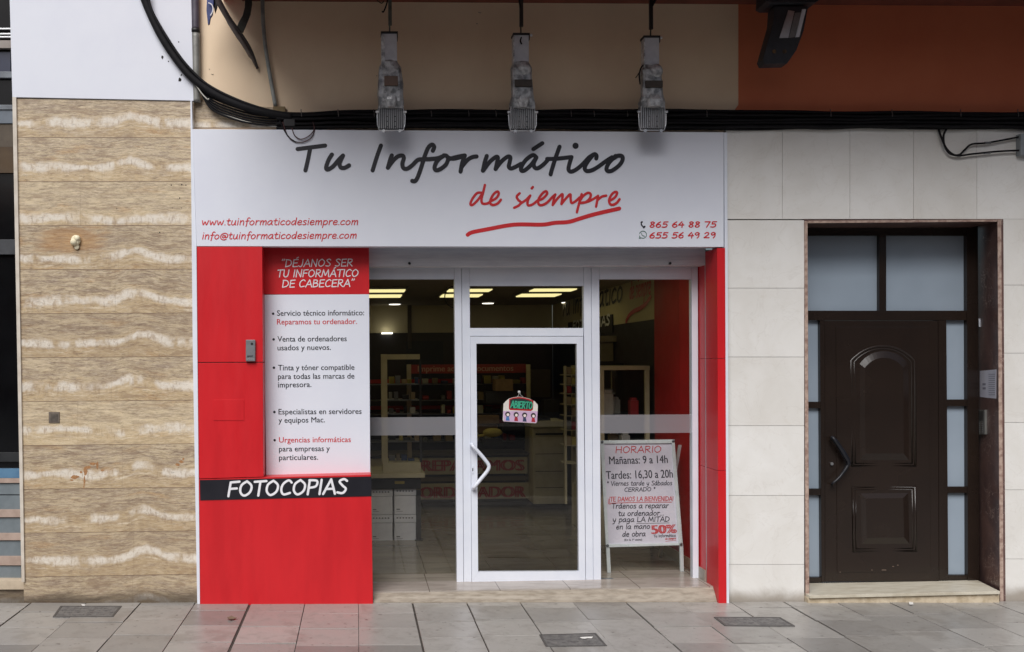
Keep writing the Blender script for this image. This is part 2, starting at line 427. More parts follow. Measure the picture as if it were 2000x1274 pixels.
def travertine(name, z0, h, xc, x0, seed=0):   # banded slabs, one band per course
    m, nt, b = new_mat(name)
    tc = nt.a('ShaderNodeTexCoord'); sp = nt.a('ShaderNodeSeparateXYZ'); nt.link(tc.outputs['Object'], sp.inputs[0])
    x, z = sp.outputs[0], sp.outputs[2]
    zz = nt.math('DIVIDE', nt.math('SUBTRACT', z, z0), h)
    k = nt.math('FLOOR', zz); v = nt.math('FRACT', zz)
    wn_ = nt.a('ShaderNodeTexWhiteNoise', noise_dimensions='1D'); nt.link(nt.math('ADD', k, seed+.5), wn_.inputs['W'])
    rnd = wn_.outputs[0]
    sgn = nt.math('SIGN', nt.math('SUBTRACT', rnd, .3))
    dx = nt.math('DIVIDE', nt.math('SUBTRACT', x, nt.math('MULTIPLY_ADD', rnd, .26, xc-.1)), .15)
    hump = nt.math('MULTIPLY', nt.math('POWER', 2.718, nt.math('MULTIPLY', nt.math('MULTIPLY', dx, dx), -1)), nt.math('MULTIPLY', sgn, nt.math('MULTIPLY_ADD', rnd, .2, .04)))
    cv = nt.a('ShaderNodeCombineXYZ'); nt.link(nt.math('MULTIPLY_ADD', rnd, 20, nt.math('MULTIPLY', x, 2.2)), cv.inputs[0]); nt.link(k, cv.inputs[1])
    wob = nt.noise(cv.outputs[0], 1.6, 4, .55)
    wn3 = nt.a('ShaderNodeTexWhiteNoise', noise_dimensions='1D'); nt.link(nt.math('ADD', k, seed+71.3), wn3.inputs['W'])
    vf = nt.math('ADD', v, nt.math('MULTIPLY_ADD', wn3.outputs[0], .2, -.1))
    zc = nt.math('ADD', vf, nt.math('MULTIPLY_ADD', wob, .2, nt.math('SUBTRACT', -.1, hump)))
    c2 = nt.a('ShaderNodeCombineXYZ'); nt.link(nt.math('MULTIPLY_ADD', rnd, 9, x), c2.inputs[0]); nt.link(nt.math('ADD', vf, nt.math('MULTIPLY_ADD', wob, .12, nt.math('MULTIPLY', hump, -.4))), c2.inputs[2]); nt.link(nt.math('MULTIPLY', k, 1.7), c2.inputs[1])
    def nz(sx, sz, sc, det, ro, dist=0):
        mp = nt.a('ShaderNodeMapping'); mp.inputs['Scale'].default_value = (sx, 1, sz); nt.link(c2.outputs[0], mp.inputs[0])
        return nt.noise(mp.outputs[0], sc, det, ro, dist)
    st = nz(3.0, 12, 1.7, 12, .76, .3); fine = nz(9, 50, 1.9, 8, .74, .2); mid = nz(2.6, 4.5, 1.5, 9, .72, .5); big = nz(1.8, 2.4, 1.3, 5, .6, .3); blot = nz(8, 10, 1.7, 8, .8, .2)
    wn2 = nt.a('ShaderNodeTexNoise'); mp2 = nt.a('ShaderNodeMapping'); mp2.inputs['Scale'].default_value = (5, 1, 1.6); nt.link(tc.outputs['Object'], mp2.inputs[0]); nt.link(mp2.outputs[0], wn2.inputs['Vector']); wn2.inputs['Scale'].default_value = 1.5; wn2.inputs['Detail'].default_value = 3
    tan, brown, pale, rust = C(202,184,152), C(156,138,118), C(228,214,190), C(186,146,96)
    col = nt.mix(nt.ramp(st, .42, .58), brown, tan)
    up = nt.ramp(zc, .3, .5)
    col = nt.mix(nt.math('MULTIPLY', nt.math('SUBTRACT', 1, up), .55), col, C(198,172,130))
    col = nt.mix(nt.math('MULTIPLY', nt.ramp(big, .55, .72), .6), col, rust)
    col = nt.mix(nt.math('MULTIPLY', nt.ramp(big, .46, .3), .5), col, C(160,144,130))
    col = nt.mix(nt.math('MULTIPLY', nt.ramp(fine, .51, .6), .65), col, pale)
    col = nt.mix(nt.math('MULTIPLY', nt.ramp(fine, .45, .37), nt.math('MULTIPLY_ADD', up, .55, .35)), col, C(88,70,56))
    col = nt.mix(nt.math('MULTIPLY', nt.ramp(blot, .53, .64), .6), col, C(112,92,74))
    col = nt.mix(nt.math('MULTIPLY', nt.ramp(blot, .45, .3), .4), col, C(212,192,158))
    col = nt.mix(nt.math('MULTIPLY', nt.ramp(wn2.outputs[0], .58, .7), .2), col, C(216,200,172))
    col = nt.mix(nt.math('MULTIPLY', nt.ramp(wn2.outputs[0], .42, .32), .2), col, C(130,110,92))
    col = nt.mix(nt.math('MULTIPLY', nt.ramp(mid, .53, .62), .5), col, C(138,114,92))
    col = nt.mix(nt.math('MULTIPLY', nt.ramp(mid, .46, .37), .5), col, C(222,204,172))
    tone = nt.math('MULTIPLY', nt.math('SUBTRACT', rnd, .5), .55)
    col = nt.mix(nt.math('ABSOLUTE', tone), col, nt.mix(nt.math('GREATER_THAN', tone, 0), C(214,196,162), C(128,106,86)))
    bn = nz(11, 4.5, 1.6, 9, .8, .3); gap = nz(2.4, .4, 1.7, 4, .6)
    bw = nt.math('MULTIPLY_ADD', nz(2.4, .6, 1.5, 4, .6), .3, -.03)
    bd = nt.math('DIVIDE', nt.math('ABSOLUTE', nt.math('SUBTRACT', zc, .27)), bw)
    band = nt.ramp(nt.math('MULTIPLY_ADD', bn, -1.3, nt.math('ADD', bd, .6)), 1.1, .2)
    band = nt.math('MULTIPLY', band, nt.math('MULTIPLY', nt.ramp(gap, .37, .5), nt.math('MULTIPLY_ADD', nt.ramp(bn, .36, .56), .55, .45)))
    col = nt.mix(nt.math('MULTIPLY', band, .9), col, C(226,219,207))
    b2 = nt.math('MULTIPLY', nt.ramp(nt.math('ABSOLUTE', nt.math('SUBTRACT', zc, .1)), .05, .01), nt.ramp(nz(4, 9, 1.3, 6, .7), .5, .64))
    col = nt.mix(nt.math('MULTIPLY', b2, .6), col, C(232,220,196))
    pits = nt.ramp(nz(10, 34, 1.9, 4, .65), .66, .71)
    col = nt.mix(nt.math('MULTIPLY', pits, .8), col, C(70,55,42))
    # two quarried leaves meet in the middle of the pillar; ochre patch round the old foam plug
    vs_ = nz(26, 2.5, 1.5, 4, .7)
    col = nt.mix(nt.math('MULTIPLY', nt.math('MULTIPLY', nt.ramp(vs_, .54, .66), nt.ramp(nt.math('ABSOLUTE', nt.math('SUBTRACT', zc, .22)), .2, .06)), .5), col, C(150,124,96))
    dsh = nz(6, 40, 2.6, 5, .7)
    col = nt.mix(nt.math('MULTIPLY', nt.math('MULTIPLY', nt.ramp(dsh, .6, .65), nt.ramp(big, .4, .6)), .75), col, C(80,64,52))
    ox = nt.math('DIVIDE', nt.math('ADD', x, .27), .33); oz = nt.math('DIVIDE', nt.math('SUBTRACT', z, OCH), .13)
    och = nt.ramp(nt.math('ADD', nt.math('MULTIPLY_ADD', ox, ox, nt.math('MULTIPLY', oz, oz)), nt.math('MULTIPLY_ADD', mid, 3.4, -1.7)), 1.1, .2)
    col = nt.mix(nt.math('MULTIPLY', och, .6), col, nt.mix(nt.ramp(mid, .4, .6), C(150,106,58), C(190,144,88)))
    # vertical patched joints and a dirty foot
    jx = nt.math('ABSOLUTE', nt.math('SUBTRACT', x, nt.math('MULTIPLY_ADD', rnd, .5, x0)))
    col = nt.mix(nt.math('MULTIPLY', nt.ramp(jx, .004, .001), .22), col, C(120,98,78))
    col = nt.mix(nt.ramp(nt.math('MINIMUM', v, nt.math('SUBTRACT', 1, v)), .009, .003), col, C(104,84,68))
    foot = nt.math('MULTIPLY', nt.ramp(nt.math('MULTIPLY_ADD', big, -.22, z), .02, -.09), .8)
    col = nt.mix(foot, col, C(76,66,56))
    nt.link(col, b.inputs['Base Color'])
    nt.link(nt.math('MULTIPLY_ADD', fine, .3, .28), b.inputs['Roughness'])
    nt.link(nt.bump(nt.math('SUBTRACT', fine, nt.math('MULTIPLY', pits, .8)), .25, .003), b.inputs['Normal'])
    return m
def cream_stone(name):
    m, nt, b = new_mat(name)
    v = nt.coords((1,1,1)); n1 = nt.noise(v, 2.2, 6, .62, .5); n2 = nt.noise(v, 14, 5, .7)
    at = nt.a('ShaderNodeAttribute', attribute_name='shade')
    col = nt.mix(nt.ramp(n1, .3, .72), C(235,234,231), C(225,223,218))
    col = nt.mix(nt.math('MULTIPLY', nt.ramp(n2, .55, .75), .28), col, C(210,203,190))
    vn = nt.a('ShaderNodeTexNoise'); nt.link(v, vn.inputs['Vector']); vn.inputs['Scale'].default_value = 3; vn.inputs['Detail'].default_value = 6; vn.inputs['Distortion'].default_value = 1.2
    vein = nt.ramp(nt.math('ABSOLUTE', nt.math('SUBTRACT', vn.outputs[0], .5)), .012, .0)
    col = nt.mix(nt.math('MULTIPLY', vein, .1), col, C(168,158,146))
    col = nt.mix(nt.math('MULTIPLY', at.outputs['Fac'], .16), col, C(180,170,154))
    sp = nt.a('ShaderNodeSeparateXYZ'); nt.link(v, sp.inputs[0])
    foot = nt.ramp(nt.math('MULTIPLY_ADD', n1, -.18, sp.outputs[2]), .05, -.08)
    col = nt.mix(nt.math('MULTIPLY', foot, .7), col, C(126,112,94))
    nt.link(col, b.inputs['Base Color']); b.inputs['Roughness'].default_value = .45
    nt.link(nt.bump(n2, .08, .003), b.inputs['Normal']); return m
def marble(name, base, dark, vein):
    m, nt, b = new_mat(name)
    v = nt.coords((1,1,1)); n1 = nt.noise(v, 5, 6, .65, .4)
    col = nt.mix(nt.ramp(n1, .35, .68), base, dark)
    vo = nt.a('ShaderNodeTexVoronoi', feature='DISTANCE_TO_EDGE'); vo.inputs['Scale'].default_value = 5
    ad = nt.a('ShaderNodeVectorMath', operation='ADD'); cc = nt.a('ShaderNodeTexNoise'); cc.inputs['Scale'].default_value = 4; cc.inputs['Detail'].default_value = 4
    nt.link(v, cc.inputs['Vector']); nt.link(v, ad.inputs[0]); nt.link(cc.outputs['Color'], ad.inputs[1]); nt.link(ad.outputs[0], vo.inputs['Vector'])
    ve = nt.math('MULTIPLY', nt.ramp(vo.outputs['Distance'], .022, .0), nt.ramp(nt.noise(v, 3, 3), .42, .6))
    col = nt.mix(nt.math('MULTIPLY', ve, .75), col, vein)
    nt.link(col, b.inputs['Base Color']); b.inputs['Roughness'].default_value = .28; return m
def shade_attr(o, per_face_vals):
    a = o.data.attributes.new('shade', 'FLOAT', 'FACE')
    a.data.foreach_set('value', per_face_vals)

# ================================================================== GROUND
# paving slabs in columns that run away from the shop, joints staggered column by column
def paving_mat():
    m, nt, b = new_mat('grey concrete paving')
    v = nt.coords((1,1,1)); n1 = nt.noise(v, 1.3, 5, .6); n2 = nt.noise(v, 38, 5, .7); n3 = nt.noise(v, 7, 6, .65, .6)
    at = nt.a('ShaderNodeAttribute', attribute_name='shade')
    col = nt.mix(at.outputs['Fac'], C(168,165,160), C(124,121,118))
    col = nt.mix(nt.math('MULTIPLY', nt.ramp(n3, .5, .72), .45), col, C(126,121,115))
    col = nt.mix(nt.math('MULTIPLY', nt.ramp(n2, .55, .75), .22), col, C(128,120,112))
    col = nt.mix(nt.math('MULTIPLY', nt.ramp(n1, .45, .7), .25), col, C(172,169,163))
    dk = nt.noise(v, 2.6, 8, .72, .3); col = nt.mix(nt.math('MULTIPLY', nt.ramp(dk, .5, .64), .42), col, C(112,106,100))
    sm = nt.ramp(nt.noise(v, 24, 2, .4), .7, .73)
    col = nt.mix(nt.math('MULTIPLY', sm, .7), col, C(86,80,76))
    nt.link(col, b.inputs['Base Color'])
    nt.link(nt.math('MULTIPLY_ADD', n3, .4, .16), b.inputs['Roughness'])
    nt.link(nt.bump(n2, .08, .002), b.inputs['Normal']); return m
PAVE = paving_mat()
GROUT = mat('dark mortar and dirt', C(72,66,60), C(52,47,43), 12, .9, bump=.3)
mb = MB()
for xa, xb in ((-60,-7),(-7,9),(9,60)): mb.add([(x, y, gz(x)-.010-dz_) for dz_ in (0, .3) for x, y in ((xa,-60),(xb,-60),(xb,.06),(xa,.06))], [[0,1,2,3],[7,6,5,4],[0,4,5,1],[3,2,6,7]])
tag(mb.build('ground', GROUT), kind='structure')
mb = MB(); shades = []
CW, RD = .451, .432
rng = random.Random(3)
for c in range(-13, 22):
    off = rng.random()*RD; tone = rng.random()*.35
    yy = .045+RD-off
    jog = rng.uniform(-.006, .006)
    while yy > -5.2:
        x0, x1 = c*CW+.005+jog, (c+1)*CW-.005+jog
        ya, yb = yy-RD+.0045, min(yy-.0045, .04)
        if yb-ya > .02:
            dz = rng.uniform(-.003, .002); tl = rng.uniform(-.0025, .0025)
            sh = min(1, max(0, tone+rng.random()*.65))
            n0 = len(mb.f)
            e = .0016
            mb.add([(x0,ya,-.03),(x1,ya,-.03),(x1,yb,-.03),(x0,yb,-.03),
                    (x0,ya,dz-e+tl),(x1,ya,dz-e-tl),(x1,yb,dz-e-tl),(x0,yb,dz-e+tl),
                    (x0+e,ya+e,dz+tl),(x1-e,ya+e,dz-tl),(x1-e,yb-e,dz-tl),(x0+e,yb-e,dz+tl)],
                   [[0,1,5,4],[1,2,6,5],[2,3,7,6],[3,0,4,7],[4,5,9,8],[5,6,10,9],[6,7,11,10],[7,4,8,11],[8,9,10,11]])
            shades += [sh]*(len(mb.f)-n0)
        yy -= RD
for v in mb.v: v.z += gz(v.x)
pv = mb.build('pavement', PAVE); tag(pv, kind='structure'); shade_attr(pv, shades)
# kerb, road and the far side of the street (seen in the glass)
mb = MB(); mb.box(-60, -7.001, -5.4, -5.21, -.2, gz(-7)); mb.box(9.001, 60, -5.4, -5.21, -.3, gz(9)); mb.prism([(-7,-5.4,-.3),(9,-5.4,-.3),(9,-5.4,gz(9)),(-7,-5.4,gz(-7))], (0,.19,0))
tag(mb.build('kerb', mat('kerb stone', C(150,146,140), C(130,126,120), 6, .7, bump=.1)), kind='structure')
mb = MB(); mb.prism([(-60,-17,gz(-60)-.4),(60,-17,gz(60)-.4),(60,-17,gz(60)-.0035),(9,-17,gz(9)-.0035),(-7,-17,gz(-7)-.0035),(-60,-17,gz(-60)-.0035)], (0,11.59,0))
tag(mb.build('road', mat('asphalt', C(70,70,72), C(58,58,60), 30, .85, bump=.3)), kind='structure')
mb = MB(); mb.box(-60, 60, -24, -17.01, -.4, .2)
tag(mb.build('far_pavement', mat('far paving', C(150,145,138), C(132,128,122), 3, .8)), kind='structure')
ob = thing('opposite_building', 'low terracotta rendered houses across the street, seen only as a reflection', 'building', (0,-24,0))
mb = MB()
for i, (x0, x1, h) in enumerate([(-40,-16,8.4),(-16,-4,7.4),(-4,9,8.0),(9,40,7.0)]): mb.box(x0, x1, -34, -24.1-.05*i, .0, h)
mb.build('wall', mat('terracotta render', C(150,112,88), C(134,98,78), 1, .85), ob)
mb = MB()
for i, (x0, x1, h) in enumerate([(-40,-16,8.4),(-16,-4,7.4),(-4,9,8.0),(9,40,7.0)]):
    mb.prism([(x0+.02,-23.7,h+.005),(x0+.02,-29,h+1.5),(x0+.02,-34.3,h+.005)], (x1-x0-.04,0,0))
mb.build('roof', mat('clay roof tiles', C(150,96,70), C(120,78,60), 5, .9), ob)
for k in range(14):
    for z in (1.0, 3.9):
        x = -34+k*5.1
        mb = MB(); mb.box(x, x+1.3, -24.06, -23.98, z, z+1.7); mb.build('window', mat('far window glass', C(60,66,74), C(44,48,56), 3, .2), ob)

# ================================================================== LEFT NEIGHBOUR
zt = [W(200, y, .06).z for y in (1124.8, 355)]
SLAB_H = (zt[1]-zt[0])/9
PB0 = W(210, 1178, .06)
OCH = W(140, 470, .06).z-PB0.z
TRAV = travertine('travertine cladding', zt[0]-PB0.z, SLAB_H, W(245, 700, .06).x-PB0.x, W(140, 700, .06).x-PB0.x)
t = thing('travertine_pillar', 'travertine clad pillar with banded tan slabs left of the red shopfront', 'wall', W(210, 1178, .06))
mb = MB(); mb.pp([(31,193),(378,198),(388,1186),(47,1186)], .06, .5); mb.build('stone_cladding', TRAV, t)
mb = MB(); mb.pp([(24,190),(31.5,190),(48,1137),(42,1137)], .045, .12); mb.build('edge_trim', mat('cream painted trim', C(214,206,194), C(196,186,172), 8, .5), t)
t = thing('white_wall_panel', 'plain white panel above the travertine pillar, drilled with old fixing holes', 'wall panel', W(200, 190, .05))
mb = MB(); mb.pp([(18,-30),(373,-30),(378,197),(24,190)], .05, .5); mb.build('panel', WHITE_PANEL, t, bevel=.003)
HOLE = mat('dark hole', C(40,36,36), C(26,24,24), 5, .9)
for (x, y, r) in [(317,112,3.2),(329,120,1.3),(349,82,1.3),(351,156,3.6),(354,147,1.6)]:
    mb = MB(); q = W(x, y, .05); s = .0043
    pts = [q+Vector((math.cos(a)*r*s*random.uniform(.6,1.1), 0, math.sin(a)*r*s*random.uniform(.7,1.4))) for a in [i*math.pi/4 for i in range(8)]]
    mb.prism([p+Vector((0,-.0015,0)) for p in pts], (0,.004,0)); mb.build('fixing_hole', HOLE, t)
# foam plug, socket plate
mb = MB(); q = W(148, 470, .045)
mb.ball(q, .04, 9, (1,.6,1.15)); mb.ball(q+Vector((.012,-.006,.015)), .028, 8); mb.ball(q+Vector((-.012,-.008,-.014)), .03, 8); mb.ball(q+Vector((.006,.004,-.05)), .02, 7, (1.1,.5,1.3))
o = mb.build('foam_plug', mat('cream mounting foam', C(236,228,200), C(216,206,174), 30, .8, bump=.6, bscale=50), smooth=True)
tag(o, 'cream blob of hardened foam plugging a hole in the travertine pillar', 'foam plug')
t = thing('socket_plate', 'small square grey metal box set into the travertine pillar', 'socket', W(105, 815, .06))
mb = MB(); mb.pr(95, 805, 116, 826, .052, .02); mb.build('plate', mat('weathered grey box', C(112,102,92), C(90,82,74), 20, .6), t, bevel=.002)
mb = MB(); mb.pr(98.5, 809, 112.5, 823, .0495, .006); mb.build('cover', mat('dark grey cover', C(92,84,76), C(70,64,58), 30, .6), t, bevel=.001)
# rust runs
RUST = mat('rust stain', C(172,126,82), C(146,106,70), 60, .7)
def blob(cx, cy, w, h, sd):
    r = random.Random(sd); return [(cx+w*math.cos(a)*r.uniform(.55,1.15), cy+h*math.sin(a)*r.uniform(.6,1.2)) for a in [2*math.pi*i/14 for i in range(14)]]
t = thing('rust_stain', 'orange branching rust runs low on the travertine pillar', 'stain', W(168, 930, .0594))
for k, (cx, cy, w, h) in enumerate([(167,921,4,9),(165,938,2.2,10),(172,913,6,3.5),(182,906,7,3),(190,910,3,8),(158,922,3,3),(146,932,9,4),(140,938,4,2),(200,919,6,1.4),(164,950,1.2,6)]):
    mb = MB(); mb.prism([W(x, y, .0594-.0002*(k % 4)) for x, y in blob(cx, cy, w, h, k)], (0,.002,0)); mb.build('rust_run', RUST, t)
t = thing('rust_stain', 'small orange rust patch beside the white trim, low on the travertine pillar', 'stain', W(352, 905, .0594))
for k, (cx, cy, w, h) in enumerate([(354,902,5,3),(347,908,5,3),(358,897,2,3)]):
    mb = MB(); mb.prism([W(x, y, .0594-.0002*k) for x, y in blob(cx, cy, w, h, k+20)], (0,.002,0)); mb.build('rust_run', RUST, t)
t = thing('drill_holes', 'cluster of small dark drill holes high on the travertine pillar', 'holes', W(350, 380, .0594))
for k, (x, y, r) in enumerate([(334.5,362,1.6),(355,361,1.6),(363,362,1.5),(351,387,1.6),(336.5,406.5,1.1),(355,406.5,1.1),(312,454,1.4),(228,408,1)]):
    mb = MB(); mb.prism([W(px_, py_, .0594) for px_, py_ in blob(x, y, r, r, k+40)], (0,.003,0)); mb.build('hole', HOLE, t)
# neighbour's window
t = thing('neighbouring_window', 'dark shop window with blue grey louvres at the left edge of the photo', 'window', W(10, 1170, .2))
DK = mat('dark shop glass', C(16,17,19), C(10,10,12), 2, .12)
mb = MB(); mb.pr(-60, -20, 50, 1140, .24, .06); mb.build('pane', DK, t)
FR = mat('grey window frame', C(120,126,132), C(96,100,106), 6, .4, .3)
for (y0, y1, m, dep) in [(55,58,STEEL,.03),(65,68,STEEL,.03),(71,74,STEEL,.03),(79,94,mat('grey brown shelf',C(150,140,134),C(120,112,106),8,.6),.05),
        (140,152,FR,.04),(205,214,FR,.04),(214,241,mat('pale blue band',C(104,113,124),C(90,98,108),4,.5),.03),(241,287,mat('brown blind',C(88,78,66),C(74,64,54),6,.7),.02),
        (287,338,mat('ochre board',C(78,60,38),C(62,46,30),6,.7),.02),(468,497,mat('dark grey rail',C(70,72,76),C(52,54,58),6,.4),.03),(884,902,mat('dim rail',C(44,46,48),C(34,36,38),6,.4),.02),(916,934,mat('blue rail',C(92,130,160),C(76,112,144),6,.4),.05)]:
    mb = MB(); mb.pr(-60, y0, 22+23*y0/1100, y1, .24-dep, dep-.002); mb.build('rail', m, t, bevel=.002)
mb = MB(); mb.pr(-60, 102, 20.5, 140, .222, .012); mb.build('poster', mat('navy poster', C(38,44,66), C(28,32,50), 5, .5), t)
for (y0, y1) in [(944,966),(968,995),(1011,1041),(1056,1086),(1105,1132)]:
    mb = MB(); mb.pr(-60, y0, 41, y1, .2, .02); mb.build('louvre_pane', mat('blue grey louvre glass', C(120,129,134), C(106,115,120), 5, .35), t, bevel=.002)
for (y0, y1) in [(995.5,1010.5),(1041.5,1055.5),(1086.5,1104.5),(957,967)][:3]+[(934.5,943.5)]:
    mb = MB(); mb.pr(-60, y0, 41, y1, .185, .05); mb.build('slat', mat('pinkish slat', C(178,158,146), C(158,138,126), 8, .6), t, bevel=.002)
mb = MB(); mb.pr(-60, 1133, 48, 1152, .12, .2); mb.build('sill', mat('stone sill', C(196,180,158), C(174,158,136), 8, .6), t, bevel=.004)
mb = MB(); mb.pr(-60, 1152.5, 46.5, 1190, .15, .2); mb.build('base_stone', TRAV, t)

# ================================================================== UPPER WALL AND OVERHANG
t = thing('beige_wall', 'beige rendered wall between the sign and the overhang', 'wall', W(900, 250, .12))
BEIGE = mat('beige render', C(242,220,190), C(234,210,180), 1.4, .8, bump=.1, bscale=90)
mb = MB(); mb.pp([(372,-40),(1442,-40),(1442,205),(1436,213),(1420,262),(372,262)], .12, .35); mb.build('render', BEIGE, t)
for (x, y, l) in [(934,24,6),(930,46,3),(735,148,2),(413,145,4),(408,135,2)]:
    mb = MB(); q = W(x, y, .1185); mb.tube([q, q+Vector((l*.003,0,-l*.0012)), q+Vector((l*.004,0,0))], .002, 5); mb.build('scratch', mat('wall scratch', C(120,104,92), None, 5, .9), t)
t = thing('orange_wall', 'burnt orange rendered wall to the right of the beige wall', 'wall', W(1700, 200, .118))
ORANGE = mat('orange render', C(212,122,86), C(204,112,78), 1.2, .8, bump=.1, bscale=90)
mb = MB(); mb.pp([(1442.3,-40),(2080,-40),(2080,262),(1421,262),(1436.5,213),(1442.3,205)], .118, .35); mb.build('render', ORANGE, t)
t = thing('overhang', 'reddish brown underside of the overhanging storey along the top', 'overhang', W(1200, 0, .1))
zs = W(1000, 6, .12).z
OVB = mat('red brown soffit', C(122,64,50), C(100,54,42), 3, .8)
xl, xr = W(470, 0, 0).x, W(2400, 0, 0).x
OVP = 1.7
mb = MB(); mb.box(xl, xr, -OVP, .119, zs, zs+3.2); mb.build('soffit', OVB, t)
mb = MB(); mb.box(xl-.16, xl-.003, -OVP, .119, zs+.01, zs+.3); mb.build('red_end_cap', mat('red awning end', C(190,30,28), C(170,24,24), 3, .5), t)
# exposed travertine strip behind the cables
mb = MB(); mb.pp([(378,182),(400,200),(560,212),(560,249),(380,249)], .108, .02)
tag(mb.build('exposed_stone', TRAV), 'strip of bare old travertine showing under the cable bend', 'wall strip')
# ------------------------------------------------------------------ right stone cladding
t = thing('stone_wall', 'cream limestone clad wall around the dark entrance door', 'wall', W(1500, 1175, .06))
mb = MB(); sh = []
def slab(x0, y0, x1, y1):
    n0 = len(mb.f); q = .36
    P = [W(x0+q, y0+q, .06), W(x1-q, y0+q, .06), W(x1-q, y1-q, .06), W(x0+q, y1-q, .06)]
    mb.prism(P, (0,.04,0)); sh.extend([random.random()]*(len(mb.f)-n0))
xs = [1418,1528,1660,1784,1908,2050]
for a, b in zip(xs, xs[1:]): slab(a, 246, b, 428.3)
ys = [430,563,697.5,831.7,968,1102.7,1188]
for a, b in zip(ys, ys[1:]): slab(1420, a, 1571, b)
ys = [428,557,690,825.4,957,1092,1190]
for a, b in zip(ys, ys[1:]): slab(1955, a, 2090, b)
sw = mb.build('stone_cladding', cream_stone('cream limestone'), t, bevel=0); shade_attr(sw, sh)
mb = MB()
mb.pr(1421, 240, 1570, 1190, .1, .35); mb.pp([(1570.5,240),(2090,240),(2090,426),(1570.5,428)], .1, .6); mb.pr(1957, 428.5, 2090, 1192, .1, .03); mb.pr(1990, 428.5, 2090, 1192, .131, .5)
mb.build('joint_backing', mat('grey joint mortar', C(176,169,158), C(156,148,138), 8, .9), t)

# ================================================================== SHOP SHELL
XL, XR = W(381, 700, 0).x, W(1417, 700, 0).x
# fascia sign
SG = thing('fascia_sign', 'wide white shop sign with handwritten black and red lettering', 'sign', W(900, 482, 0))
mb = MB(); mb.pp([(376,252.5),(1413.5,258.5),(1413.5,482.5),(384,481)], 0, .1); mb.build('panel', WHITE_PANEL, SG, bevel=.002)
o1, k1, o2, k2 = (560,260), 5.87, (880,260), 5.556
title = [[(125,185),(280,165),(440,145)],[(270,170),(245,300),(215,430)],
 [(518,248),(480,310),(452,395),(470,420),(530,385),(600,305),(645,260)],[(645,260),(608,345),(620,395),(665,400),(715,372)],
 [(1080,145),(1035,270),(985,430)],[(1205,258),(1185,310),(1160,400)],
 [(1160,400),(1210,330),(1270,272),(1325,260),(1342,290),(1326,350),(1338,403),(1382,410),(1440,370),(1500,312),(1560,302),(1640,300),(1730,290),(1790,268)],
 [(1675,205),(1690,160),(1665,135),(1622,170),(1580,270),(1540,400),(1500,510),(1470,552),(1438,550)],
 [(1800,262),(1735,310),(1697,380),(1705,425),(1750,420),(1820,368),(1850,300),(1832,264),(1800,258)],
 [(1848,282),(1910,296),(1996,276),(2040,262)]]
title2 = [[(-10,282),(60,262),(150,244)],[(155,245),(125,330),(108,420)],[(118,372),(185,292),(240,262),(282,256)],
 [(392,250),(370,320),(350,410)],[(352,410),(420,320),(485,265),(512,268),(502,330),(488,392)],
 [(488,392),(550,312),(615,260),(648,265),(640,320),(632,368),(658,386),(705,368),(765,335)],
 [(930,265),(892,241),(820,290),(772,360),(766,405),(800,408),(870,350),(930,268)],[(930,268),(902,330),(912,375),(950,382),(1010,340),(1055,292)],
 [(898,176),(995,112)],[(1182,150),(1132,290),(1098,400),(1085,450)],[(1048,282),(1150,280),(1312,262)],
 [(1312,262),(1288,340),(1280,398),(1310,420),(1370,392),(1440,332),(1500,268),(1550,235)],
 [(1580,278),(1582,245),(1552,235),(1482,320),(1455,380),(1475,412),(1530,406),(1600,368),(1680,310),(1750,265)],
 [(1790,250),(1722,320),(1692,380),(1702,412),(1750,410),(1830,350),(1866,290),(1856,252),(1812,249),(1770,275)],
 [(1348,143),(1362,137)]]
mb = MB(); strokes(mb, title[:4], 0, 8.2, o1, k1); mb.build('title_lettering', INK, SG)
mb = MB(); strokes(mb, title[4:], 0, 8.2, o1, k1); strokes(mb, title2, 0, 8.2, o2, k2)
mb.disc(W(880+1355/k2, 260+140/k2, 0)+Vector((0,-.0042,0)), .026, (0,-1,0)); mb.build('title_lettering', INK, SG)
sub = [[(345,650),(290,652),(240,710),(215,770),(240,780),(300,722),(352,645)],[(372,565),(355,640),(335,720),(347,765),(395,766),(432,745)],
 [(430,742),(490,712),(522,665),(510,636),(470,660),(435,722),(432,765),(462,782),(510,765),(545,725)],
 [(750,655),(718,690),(735,728),(762,752),(742,785),(690,812)],[(762,765),(820,725),(864,680)],[(864,680),(836,740),(842,785),(890,775),(940,735)],[(880,602),(892,588)],
 [(940,735),(1000,712),(1046,662),(1035,634),(1000,652),(957,712),(952,765),(982,784),(1040,760),(1100,700),(1135,668)],
 [(1135,668),(1120,720),(1108,782)],[(1108,782),(1160,712),(1212,664),(1212,710),(1202,772)],[(1202,772),(1250,712),(1298,666),(1302,715),(1312,758),(1350,745),(1400,700)],
 [(1422,665),(1395,760),(1370,860)],[(1402,735),(1440,682),(1490,650),(1520,668),(1508,712),(1462,752),(1412,758)],[(1412,758),(1500,742),(1600,685)],
 [(1600,682),(1590,740),(1578,800)],[(1592,730),(1640,692),(1688,680)],
 [(1720,738),(1780,702),(1806,655),(1790,640),(1752,662),(1720,722),(1728,768),(1760,780),(1800,760),(1832,720)]]
mb = MB(); strokes(mb, sub[:3], 0, 5.0, o2, k2); mb.build('subtitle_lettering', RED_INK, SG)
mb = MB(); strokes(mb, sub[3:], 0, 5.0, o2, k2); mb.build('subtitle_lettering', RED_INK, SG)
mb = MB(); strokes(mb, [[(185,1105),(235,1078),(400,1045),(690,995),(990,995),(1130,975),(1280,965),(1400,930),(1570,880),(1830,820)]], 0, 7.8, o2, k2); mb.build('brush_underline', RED_INK, SG)
mb = MB(); hand(mb, 'www.tuinformaticodesiempre.com', (393,440), (700,439.5), 13, 0, 1.9); mb.build('web_address', RED_INK, SG)
